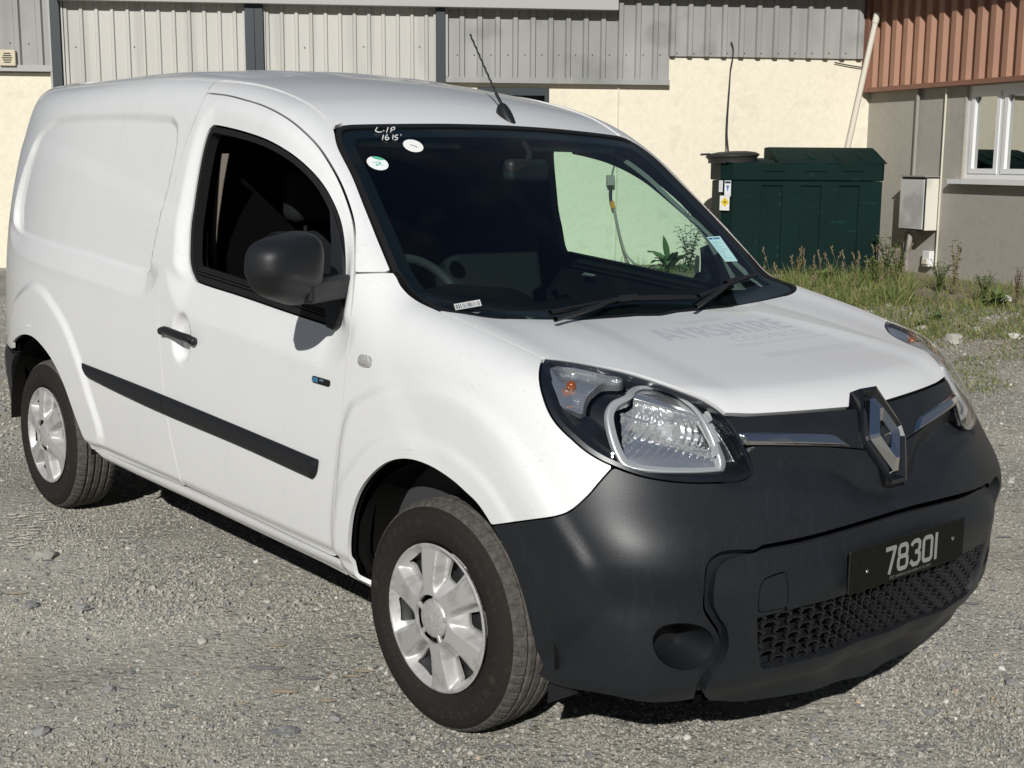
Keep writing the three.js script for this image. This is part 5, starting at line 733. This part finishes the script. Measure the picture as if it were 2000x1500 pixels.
{ const g = frameGroup(W2, 'brown_extension', 'brown rendered building with terracotta ribbed cladding and a white window', 'building');
  const X = (px, py = 250, o = 0) => W2.at(px, py, o)[0], y = (px, py, o = 0) => W2.at(px, py, o)[1], yb = YB0 - .25, LEN = X(2000) + 3.2, yc = y(1880, 163, .05), TOP = yc + 2.0;
  const wx0 = X(1884, 260), wm = X(1947, 260), wx1 = wx0 + 1.9, wy1 = y(1900, 168), wy0 = y(1900, 350);
  part('wall', bxa(0, wx0, yb, yc + .1, -.25, 0), B.brown, g); part('wall', bxa(wx1, LEN, yb, yc + .1, -.25, 0), B.brown, g); part('wall', bxa(wx0, wx1, yb, wy0, -.25, 0), B.brown, g); part('wall', bxa(wx0, wx1, wy1, yc + .1, -.25, 0), B.brown, g);
  part('cladding', clad(.06, LEN, yc + .03, TOP, .02, .2, .075, .05, .1, .35), B.red, g); part('drip_flashing', bxa(0, LEN, yc - .02, yc + .03, 0, .10), B.redT, g); part('corner_flashing', bxa(-.01, .09, yc - .02, TOP, 0, .115), B.redT, g);
  const sd = SUN.y / SUN.dot(W2.n), ov = .5, ye = y(1860, 25, .05) + (ov - .06) * sd; part('eaves', bxa(-.3, LEN, ye, ye + .15, -.3, ov), B.redT, g); part('roof_sheet', bxa(-.3, LEN, ye + .155, ye + .2, -6, ov + .05), B.grey, g); part('back_wall', bxa(0, LEN, yb, ye, -6, -5.8), B.brown, g); part('end_wall', bxa(LEN, LEN + .25, yb, ye, -6, 0), B.brown, g); part('upper_wall', bxa(0, LEN, yc + .1, ye, -.25, -.004), B.brown, g);
  const w = part('window', bxa(wx0, wx1, wy0, wy0 + .06, -.10, -.03), B.upvc, g); part('window_frame', bxa(wx0, wx1, wy1 - .06, wy1, -.10, -.03), B.upvc, w); for (const x of [wx0, wm, wx1 - .06]) part('window_frame', bxa(x, x + .06, wy0 + .06, wy1 - .06, -.10, -.03), B.upvc, w);
  for (const [a, b] of [[wx0 + .06, wm], [wm + .06, wx1 - .06]]) { for (const q of [[a, b, wy0 + .06, wy0 + .11], [a, b, wy1 - .11, wy1 - .06], [a, a + .05, wy0 + .11, wy1 - .11], [b - .05, b, wy0 + .11, wy1 - .11]]) part('sash', bxa(...q, -.085, -.02), B.upvc, w); part('window_pane', bxa(a + .05, b - .05, wy0 + .11, wy1 - .11, -.062, -.058), sm({ color: lin(.42, .43, .42), roughness: .02, metalness: 1 }), w); }
  part('window_sill', bxa(wx0 - .12, wx1 + .12, wy0 - .05, wy0 - .003, -.1, .09), B.upvc, g); part('window_reveal', bxa(wx0 - .03, wx0 - .002, wy0, wy1, -.02, .004), B.brown, g);
  // pipes on the wall
  const pv = (px, y0, y1, r, m, n) => part(n, new THREE.CylinderGeometry(r, r, y1 - y0, 10).translate(X(px, 300, .03), (y0 + y1) / 2, .03), m, g);
  pv(1787, y(1787, 350), yc - .02, .022, B.greyPipe, 'downpipe'); pv(1841, y(1836, 520), yc - .03, .011, B.pipe, 'conduit'); pv(1781, YB0 - .1, y(1781, 452), .04, B.greyPipe, 'soil_pipe'); part('pipe_bend', tube([[X(1781, 460, .1), y(1781, 455, .1), .12], [X(1781, 470, .1), y(1781, 480, .1), .14], [X(1776, 490, .1), y(1776, 497, .1), .13], [X(1774, 505, .1), YB0, .12]], .03, 20, 8), B.greyPipe, g);
  // meter cabinet with a pale end and a grey door
  const u1 = X(1834, 400), D = (() => { for (let d = .02; d < .6; d += .004) { const P = W2.W(u1, YB0 + .8, d).sub(CW); if (1000 + FPX * P.dot(RW) / P.dot(FW) < 1804) return d; } return .2; })(), u0 = (() => { for (let u = u1; u > u1 - 1.2; u -= .005) { const P = W2.W(u, YB0 + .8, D).sub(CW); if (1000 + FPX * P.dot(RW) / P.dot(FW) < 1758) return u; } return u1 - .4; })(), by0 = W2.at(1834, 450)[1], by1 = W2.at(1834, 349)[1];
  const mb = group('meter_cabinet', 'weathered white meter cabinet fixed to the brown wall above a pipe', 'cabinet'); mb.position.copy(g.position); mb.rotation.copy(g.rotation);
  const wt = dataTex(128, (u, v) => { const k = .86 - .16 * sst(.5, .75, fbmt(u, v, 5, 5)); return [k, k * .985, k * .93]; }, true, 1), gt = dataTex(128, (u, v) => { const k = .80 - .10 * sst(.52, .72, fbmt(u, v, 6, 5)); return [k, k, k * .97]; }, true, 1);
  part('cabinet_body', bxa(u0 + .01, u1, by0, by1, 0, D - .03), sm({ map: wt, roughness: .8 }), mb); part('door_seal', bxa(u0 + .005, u1 - .004, by0 - .004, by1 + .015, D - .03, D - .012), B.blackp, mb); part('cabinet_door', bxa(u0, u1 - .01, by0 + .01, by1 - .01, D - .012, D), sm({ map: gt, roughness: .7 }), mb); part('cabinet_roof', bxa(u0 - .02, u1 + .01, by1 + .016, by1 + .03, .0, D + .01), B.greyPipe, mb);
  const sb = group('socket_box', 'small white box low on the brown wall', 'box'); sb.position.copy(g.position); sb.rotation.copy(g.rotation); const sx = X(1818, 505), sy = W2.at(1818, 505)[1]; part('box_body', new RoundedBoxGeometry(.12, .17, .07, 2, .008).translate(sx, sy, .036), B.upvc, sb); part('box_lid', new RoundedBoxGeometry(.09, .06, .02, 2, .006).translate(sx, sy - .03, .078), B.pipe, sb);
}
// white pipe leaning across the corner, cables on the cream wall
{ const a = W1.at(1711, 38, .25), b = W1.at(1655, 292, .30), P = W1.W(a[0], a[1], .25), Q = W1.W(b[0], b[1], .30); Q.lerp(P, -.9); const m = new THREE.Mesh(merge(tube([P, P.clone().lerp(Q, .5), Q], .032, 24, 12), tube([P.clone().lerp(Q, -.025), P.clone().lerp(Q, .015)], .038, 4, 12)), B.pipe); m.name = 'overflow_pipe'; tag(shade(m), 'long cream plastic pipe sloping down the cream wall behind the tank', 'pipe');
  const wl = (l, o, r, n, label, mat = B.blackp) => { const m = new THREE.Mesh(tube(l.map(([x, y]) => { const q = W1.at(x, y, o); return W1.W(q[0], q[1], o); }), r, 60, 6), mat); m.name = n; return tag(shade(m), label, 'cable'); };
  wl([[1428, 82], [1432, 95], [1431, 112], [1427, 135], [1424, 180], [1421, 230], [1420, 265], [1423, 300]], .055, .009, 'hanging_cable', 'thin dark cable hanging down the cream wall above the round tank lid'); wl([[1427, 130], [1422, 190], [1418, 250], [1418, 296]], .075, .006, 'hanging_cable', 'second thinner cable beside it, running down behind the round tank lid');
  wl([[1630, 122], [1660, 128], [1692, 133]], .03, .007, 'corner_cable', 'short sagging cable under the cladding beside the terracotta corner');
  const c = group('wall_socket', 'grey outdoor socket with an orange plug and hose on the cream wall', 'socket'); const S = (x, y, o) => { const q = W1.at(x, y, o); return W1.W(q[0], q[1], o); }, p0 = S(1192, 352, .05); const bx = part('socket_body', new RoundedBoxGeometry(.085, .12, .1, 2, .01), B.greyPipe, c); bx.position.copy(p0); bx.rotation.y = W1.turn; part('cable_up', tube([S(1201, 318, .03), S(1197, 330, .05), S(1194, 345, .06)], .008, 10, 6), B.greyPipe, c);
  part('plug_lead', tube([S(1193, 360, .07), S(1192, 380, .08), S(1193, 392, .08)], .018, 10, 8), B.blackp, c); part('orange_plug', tube([S(1195, 393, .08), S(1198, 406, .08)], .024, 4, 10), sm({ color: lin(.65, .26, .03), roughness: .5 }), c); part('hose', tube([S(1199, 405, .08), S(1203, 425, .09), S(1212, 465, .09), S(1222, 495, .12), S(1240, 515, .25), S(1270, 524, .5), S(1310, 528, .7)], .014, 60, 8), B.greyPipe, c); part('hose', tube([S(1200, 408, .07), S(1206, 440, .07), S(1216, 480, .07), S(1224, 516, .08)], .011, 40, 8), B.greyPipe, c); }
// concrete apron along the wall foot
{ const a = W1.at(880, 540)[0], b = W1.at(1560, 540)[0], g = bxa(a, b, YB0 - .3, YB0 + .02, 0, 1.5), m = new THREE.Mesh(g, sm({ map: renderT([.56, .53, .47], .25), roughness: .95, bumpMap: bumpT, bumpScale: .01 })); m.name = 'apron'; m.position.set(PA.x, 0, PA.z); m.rotation.y = W1.turn; tag(shade(m), 'worn concrete apron along the foot of the wall', null, null, 'structure'); }
// ---------------------------------------------------------------- oil tank
{ const tk = group('oil_tank', 'dark green plastic oil tank with ribbed front and round black lid', 'tank'), OFF = 1.35; tk.position.set(PA.x, 0, PA.z); tk.rotation.y = W1.turn;
  const X = (px, py = 400) => W1.at(px, py, OFF)[0], Y = (py, px = 1560) => W1.at(px, py, OFF)[1], x0 = X(1412), x1 = X(1727), yt = Y(318), ym = Y(353), yb = YB0 - .05, green = pm({ specularIntensity: .2, map: dataTex(256, (u, v) => { const k = 1 + .3 * (fbmt(u, v, 5, 5) - .5) + .5 * sst(.86, .93, vnt(u * 24, v * 120, 24)) * sst(.52, .62, fbmt(v, u, 7, 3)); return [.06 * k, .145 * k, .135 * k]; }, true, .8), roughness: .62 });
  const foot = (i) => { const s = new THREE.Shape(); [[x0 + .10 + i, OFF - i], [x1 - .05 - i, OFF - i], [x1 - i, OFF - .05 - i], [x1 - i, OFF - .56], [x0 + i, OFF - .56], [x0 + i, OFF - .14 - i]].forEach(([x, z], k) => k ? s.lineTo(x, -z) : s.moveTo(x, -z)); return s; };
  const ex = (i, a, b, bev = .012) => uvm(new THREE.ExtrudeGeometry(foot(i), { depth: b - a - 2 * bev, bevelEnabled: true, bevelSize: bev, bevelThickness: bev, bevelSegments: 2, bevelOffset: -bev }).rotateX(-Math.PI / 2).translate(0, a + bev, 0).toNonIndexed());
  part('tank_body', ex(.022, yb, ym - .004), green, tk); part('tank_shoulder', ex(0, ym, yt), green, tk);
  const rib = [[x0 + .10, X(1487)], [X(1527), X(1564)], [X(1603), X(1638)], [X(1677), x1 - .03]]; for (const [a, b] of rib) part('tank_rib', uvm(new RoundedBoxGeometry(b - a, Y(362) - yb, .03, 2, .008).translate((a + b) / 2, (Y(362) + yb) / 2, OFF - .018)), green, tk); part('tank_rib', uvm(new RoundedBoxGeometry(x1 - x0 - .13, ym - .006 - Y(363), .03, 2, .006).translate((x0 + x1) / 2 + .035, (ym - .006 + Y(363)) / 2, OFF - .018)), green, tk);
  for (const a of [1488, 1570, 1644]) part('raised_panel', uvm(new RoundedBoxGeometry(X(a + 41) - X(a), Y(317) - Y(336) - .02, .012, 2, .005).translate((X(a) + X(a + 41)) / 2, Y(327), OFF + .004)), green, tk);
  // sloping lid with its ridge
  const sh = new THREE.Shape([[0, yt - .004], [.55, yt - .004], [.55, yt + .15], [.44, yt + .155], [.33, yt + .12], [.10, yt + .03]].map(([d, y]) => new THREE.Vector2(d, y))); const rx0 = W1.at(1500, 300, OFF - .45)[0], rg = new THREE.ExtrudeGeometry(sh, { depth: x1 - rx0 + .005, bevelEnabled: true, bevelSize: .012, bevelThickness: .012, bevelSegments: 2 }).rotateY(Math.PI / 2).translate(rx0, 0, OFF - .01); part('tank_top', uvm(rg.toNonIndexed()), green, tk);
  const sl = new THREE.Shape([[0, yt - .004], [.54, yt - .004], [.54, yt + .05], [.12, yt + .03]].map(([d, y]) => new THREE.Vector2(d, y))); part('tank_top', uvm(new THREE.ExtrudeGeometry(sl, { depth: rx0 - x0 - .06, bevelEnabled: false }).rotateY(Math.PI / 2).translate(x0 + .03, 0, OFF - .02).toNonIndexed()), green, tk);
  for (const a of [1590, 1640, 1688]) part('tank_top_rib', uvm(new RoundedBoxGeometry(.05, .03, .3, 2, .01).rotateX(.33).translate(X(a), yt + .085, OFF - .24)), green, tk);
  const lc = [(X(1395, 305) + X(1494, 305)) / 2, yt + .05, OFF - .28], lr = (X(1494, 305) - X(1395, 305)) / 2; const lid = part('tank_lid', new THREE.LatheGeometry([[0, .07], [.55, .065], [.9, .05], [1, .035], [1, .0], [.95, -.01], [.95, -.05]].map(([r, y]) => new THREE.Vector2(r * lr, y)), 48).rotateZ(.05).translate(...lc), B.blackp, tk); part('lid_rim', new THREE.TorusGeometry(lr, .014, 8, 48).rotateX(Math.PI / 2).rotateZ(.05).translate(lc[0], lc[1] + .02, lc[2]), B.blackp, lid); part('lid_handle', tube([[lc[0] - lr - .09, lc[1] + .03, lc[2] + .05], [lc[0] - lr + .02, lc[1] + .035, lc[2] + .04]], .011, 4, 6), B.blackp, lid);
  const st = (draw) => sm({ map: canvasTex(96, 128, draw), roughness: .6 }), q1 = new V3(x0 + .004, 0, OFF - .14), q2 = new V3(x0 + .10, 0, OFF - .004), dir = q2.clone().sub(q1).normalize(), nn = new V3(-dir.z, 0, dir.x).negate(); if (nn.z < 0) nn.negate();
  const lab = (t, w, h, py, mat, n) => { const m = part(n, new THREE.BoxGeometry(w, h, .003), mat, tk); const p = q1.clone().lerp(q2, t).addScaledVector(nn, .004); m.position.set(p.x, Y(py, 1400), p.z); m.rotation.y = Math.atan2(nn.x, nn.z); };
  lab(.62, .085, .165, 368, st((c) => { c.fillStyle = '#eceff0'; c.fillRect(0, 0, 96, 128); c.fillStyle = '#2c3d55'; c.fillRect(6, 6, 84, 18); c.fillStyle = '#5b83b8'; c.beginPath(); c.moveTo(24, 40); c.lineTo(72, 40); c.lineTo(48, 92); c.fill(); }), 'warning_label'); lab(.40, .13, .155, 397, st((c) => { c.fillStyle = '#efeee6'; c.fillRect(0, 0, 96, 128); c.fillStyle = '#e4c93e'; c.save(); c.translate(52, 56); c.rotate(.785); c.fillRect(-30, -30, 60, 60); c.restore(); c.fillStyle = '#55502c'; c.fillRect(42, 48, 20, 14); }), 'hazard_label'); lab(.05, .05, .12, 364, st((c) => { c.fillStyle = '#e9eaea'; c.fillRect(0, 0, 96, 128); c.fillStyle = '#888'; for (let i = 0; i < 7; i++) c.fillRect(12, 14 + i * 15, 70, 4); }), 'paper_label');
}
// ---------------------------------------------------------------- weeds and grass
const leafM = (r, g, b) => sm({ color: lin(r, g, b), roughness: .75, side: THREE.DoubleSide });
function bladeGeo(bend, n = 4) { const v = [], w = .5; for (let i = 0; i < n; i++) { const a = i / n, b = (i + 1) / n, P = (t, s) => new V3(s * w * (1 - t * t) , t * (1 - .18 * bend * t), bend * t * t * .6); v.push(P(a, -1), P(a, 1), P(b, 1), P(a, -1), P(b, 1), P(b, -1)); } const g = new THREE.BufferGeometry().setFromPoints(v); g.computeVertexNormals(); g.setAttribute('uv', new THREE.Float32BufferAttribute(new Float32Array(v.length * 2), 2)); return g; }
const gcol = [[.10, .15, .03], [.14, .19, .045], [.21, .20, .07], [.27, .23, .10], [.07, .13, .025], [.18, .20, .055]];
function grassPatch(name, label, N, pick, hs, dry) {
  const im = new THREE.InstancedMesh(bladeGeo(.8), sm({ color: lin(1, 1, 1), roughness: .8, side: THREE.DoubleSide }), N), m4 = new THREE.Matrix4(), q = new THREE.Quaternion(), e = new THREE.Euler(); im.name = name; let k = 0, tries = 0;
  while (k < N && tries++ < N * 8) { const P = pick(); if (!P) continue; const h = rr(hs[0], hs[1]) * rr(.5, 1), w = rr(.004, .009) * (.7 + h * 1.5); e.set(rr(-.55, .55), rnd() * 6.28, rr(-.55, .55), 'YXZ'); m4.compose(new V3(P.x, groundH(P.x, P.z) - .01, P.z), q.setFromEuler(e), new V3(w, h, h)); im.setMatrixAt(k, m4); const c = gcol[rnd() < dry ? 2 + Math.floor(rnd() * 2) : [0, 1, 4, 5][Math.floor(rnd() * 4)]], s = rr(.75, 1.25); im.setColorAt(k, lin(c[0] * s, c[1] * s, c[2] * s)); k++; }
  im.count = k; im.castShadow = im.receiveShadow = true; return tag(im, label, 'grass', null, 'stuff');
}
const inPx = (x0, x1, y0, y1, f) => () => { const x = rr(x0, x1), y = rr(y0, y1); const P = onGroundFast(x, y); return !f || f(P, x, y) ? P : null; };
function onGroundFast(px, py) { const r = rayW(px, py); let t = (groundH(CW.x, CW.z) - CW.y) / r.y; for (let i = 0; i < 14; i++) { const x = CW.x + r.x * t, z = CW.z + r.z * t; const tn = (groundH(x, z) - CW.y) / r.y; t += (tn - t) * .7; } return CW.clone().addScaledVector(r, t); }
const clumpy = (k, th) => (P) => fbm(P.x * k + 11, P.z * k + 5, 3) > th;
grassPatch('tall_grass', 'tall dry seeding grass growing along the foot of the green tank', 8200, inPx(1405, 1785, 522, 600, clumpy(2.2, .40)), [.06, .27], .28);
grassPatch('short_grass', 'short patchy grass on the stony bank before the brown wall', 11000, inPx(1440, 2120, 545, 665, clumpy(1.3, .50)), [.04, .17], .35);
grassPatch('verge_grass', 'sparse low grass tufts in the gravel beside the bonnet', 4200, inPx(1640, 2060, 596, 770, clumpy(1.5, .59)), [.03, .10], .35);
grassPatch('wall_grass', 'thin weeds and grass along the cream wall behind the van', 1500, () => { const P = W1.W(W1.at(rr(1180, 1500), 530)[0], 0, rr(.15, 1.7)); return fbm(P.x * 2, P.z * 2, 3) > .5 ? P : null; }, [.06, .25], .4);
{ const v = []; for (let k = 0; k < 48; k++) { const P = onGroundFast(rr(1470, 1770), rr(530, 585)), h = rr(.18, .40), a = rnd() * 6.28, l = rr(.02, .12), top = new V3(P.x + Math.cos(a) * l, groundH(P.x, P.z) + h, P.z + Math.sin(a) * l), foot = new V3(P.x, groundH(P.x, P.z), P.z); v.push(tube([foot, foot.clone().lerp(top, .5).add(new V3(0, .02, 0)), top], .0022, 4, 3)); for (let j = 0; j < 7; j++) { const b = foot.clone().lerp(top, .78 + j * .035); v.push(new THREE.SphereGeometry((.005 + .004 * rnd()), 4, 3).scale(1, 2, 1).translate(b.x + rr(-.012, .012), b.y, b.z + rr(-.012, .012))); } } const m = new THREE.Mesh(merge(v), sm({ color: lin(.19, .15, .085), roughness: .9 })); m.name = 'seed_heads'; shade(m); tag(m, 'brown grass seed heads standing before the green tank', 'grass', null, 'stuff'); }
function leafGeo(L, W, droop, yaw, tilt) { const v = [], n = 4, P = (t, s) => { const w = W * Math.sin(Math.PI * Math.pow(t, .75)) * s; return new V3(w, L * t * Math.sin(tilt) - droop * L * t * t, L * t * Math.cos(tilt) + Math.abs(s) * 0); }; for (let i = 0; i < n; i++) { const a = i / n, b = (i + 1) / n; for (const s of [-1, 1]) { const A = P(a, 0), B = P(b, 0), C = P(b, s), D = P(a, s); C.y += Math.abs(s) * W * .25; D.y += Math.abs(s) * W * .25; if (s > 0) v.push(A, D, C, A, C, B); else v.push(A, C, D, A, B, C); } } const g = new THREE.BufferGeometry().setFromPoints(v); g.rotateY(yaw); g.computeVertexNormals(); return g; }
function weed(px, py, h, kind, label, col, P0) {
  const P = P0 || onGround(px, py), g = group('weed_plant', label, 'weed'); g.position.set(P.x, groundH(P.x, P.z) - .01, P.z); const leaves = [], stems = [];
  if (kind === 'dock') for (let k = 0; k < 26; k++) leaves.push(leafGeo(h * rr(.55, 1.05), h * rr(.10, .16), rr(.2, .7), k * 2.4, rr(.5, 1.35)).translate(0, rr(0, h * .25), 0));
  else { const ns = kind === 'stalk' ? 7 : 12; for (let k = 0; k < ns; k++) { const a = k * 2.4, sp = (kind === 'stalk' ? .10 : .28) * h, top = new V3(Math.cos(a) * sp * rr(.5, 1.3), h * rr(.7, 1.05), Math.sin(a) * sp * rr(.5, 1.3)), mid = new V3(top.x * .35, top.y * .55, top.z * .35); stems.push(tube([[0, 0, 0], mid, top], .003, 6, 4)); const nl = kind === 'stalk' ? 9 : 13; for (let j = 1; j <= nl; j++) { const t = j / nl, b = t < .55 ? new V3().lerp(mid, t / .55) : mid.clone().lerp(top, (t - .55) / .45); leaves.push(leafGeo(h * rr(.10, .20) * (kind === 'stalk' ? .6 : 1), h * rr(.02, .045), .4, j * 2.2 + k, rr(.1, .8)).translate(b.x, b.y, b.z)); } if (kind === 'flower' ) leaves.push(new THREE.SphereGeometry(.012, 6, 4).translate(top.x, top.y, top.z)); } }
  part('leaves', merge(leaves), leafM(...col), g); if (stems.length) part('stems', merge(stems), leafM(col[0] * 1.2, col[1], col[2]), g); return g;
}
const G1 = [.075, .125, .03], G2 = [.11, .15, .04], G3 = [.16, .15, .06];
weed(1730, 538, .42, 'bush', 'bushy green weed at the right foot of the green tank', G1); weed(1752, 552, .34, 'bush', 'pale green weed under the meter cabinet', G2); weed(1705, 560, .30, 'flower', 'thin flowering weed before the right end of the green tank', G2);
weed(1835, 570, .30, 'bush', 'bushy green weed below the small white box on the brown wall', G1); weed(1862, 575, .50, 'stalk', 'tall brownish weed stalk against the brown wall under the window sill', G3); weed(1920, 590, .28, 'bush', 'green weed with rounded leaves at the foot of the brown wall under the window', G1);
weed(1945, 598, .24, 'dock', 'low broad-leaved weed on the bank under the window', G2); weed(1985, 592, .32, 'stalk', 'dry brown weed with seed heads at the wall foot under the window', [.12, .10, .06]); weed(1560, 545, .30, 'stalk', 'thin stalky weed before the left rib of the green tank', G3); weed(1610, 552, .26, 'dock', 'broad-leaved weed among the dry grass before the tank', G2);
weed(1800, 640, .12, 'dock', 'small grassy rosette on the gravel beside the bonnet', G2); weed(1830, 625, .12, 'dock', 'small leafy rosette in the stones on the bank', G1);
{ const u = W1.at(1268, 520)[0], P = W1.W(u, 0, 1.0); weed(0, 0, .42, 'dock', 'large broad-leaved weed by the cream wall, seen through the far cab window', [.10, .17, .05], P); weed(0, 0, .55, 'bush', 'tall scrubby weed by the cream wall beside the tank', [.07, .10, .04], W1.W(W1.at(1310, 520)[0], 0, .9)); weed(0, 0, .5, 'stalk', 'thin dark stalks by the cream wall beside the tank', [.06, .07, .035], W1.W(W1.at(1338, 520)[0], 0, 1.1)); }
// ---------------------------------------------------------------- trees round the far side of the yard, mirrored in paint, lamps and glass
{ const lf = [], n = 1500; for (let k = 0; k < n; k++) { const c = Math.floor(k / 50), cx = (h2(c, 3) - .5) * 4.2, cy = 3.4 + h2(c, 9) * 3.4, cz = (h2(c, 17) - .5) * 4.2, q = .95, a = new V3(cx + rr(-q, q), cy + rr(-q, q) * .8, cz + rr(-q, q)), u = new V3(rr(-1, 1), rr(-1, 1), rr(-1, 1)).normalize().multiplyScalar(.2), w = new V3(rr(-1, 1), rr(-1, 1), rr(-1, 1)).normalize().multiplyScalar(.16); lf.push(a.clone().add(u), a.clone().add(w), a.clone().sub(u), a.clone().add(u), a.clone().sub(u), a.clone().sub(w)); }
  const crown = new THREE.BufferGeometry().setFromPoints(lf); crown.computeVertexNormals(); crown.setAttribute('uv', new THREE.Float32BufferAttribute(new Float32Array(lf.length * 2), 2));
  const limbs = [tube([[0, -.2, 0], [.1, 1.6, 0], [0, 3.2, .1], [.1, 5.2, 0]], .13, 10, 8)]; for (let k = 0; k < 6; k++) limbs.push(tube([[.05, 2 + k * .3, 0], [Math.cos(k * 2.2) * .9, 3.2 + k * .3, Math.sin(k * 2.2) * .9], [Math.cos(k * 2.2) * 1.7, 4 + k * .35, Math.sin(k * 2.2) * 1.7]], .05, 6, 6)); const trunk = merge(limbs), tm = leafM(.05, .075, .02), bm = sm({ color: lin(.10, .075, .055), roughness: .95 });
  let first = null; for (let k = 0; k < 13; k++) { const az = -1.0 + k * .245, r = 24 + 5 * h2(k, 40), d = new V3(SUN.x, 0, SUN.z).normalize().applyAxisAngle(new V3(0, 1, 0), az - .45), x = d.x * r, z = d.z * r; const t = first ? first.clone() : group('yard_tree', 'leafy green tree beyond the open side of the yard', 'tree', 'trees beyond the yard'); if (first) { t.name = numbered('yard_tree'); scene.add(t); } else { part('trunk', trunk, bm, t); part('crown', crown, tm, t); first = t; } t.position.set(x, groundH(x, z) , z); t.rotation.y = k * 1.7; t.scale.setScalar(.75 + .3 * h2(k, 71)); } }
renderer.render(scene, camera);
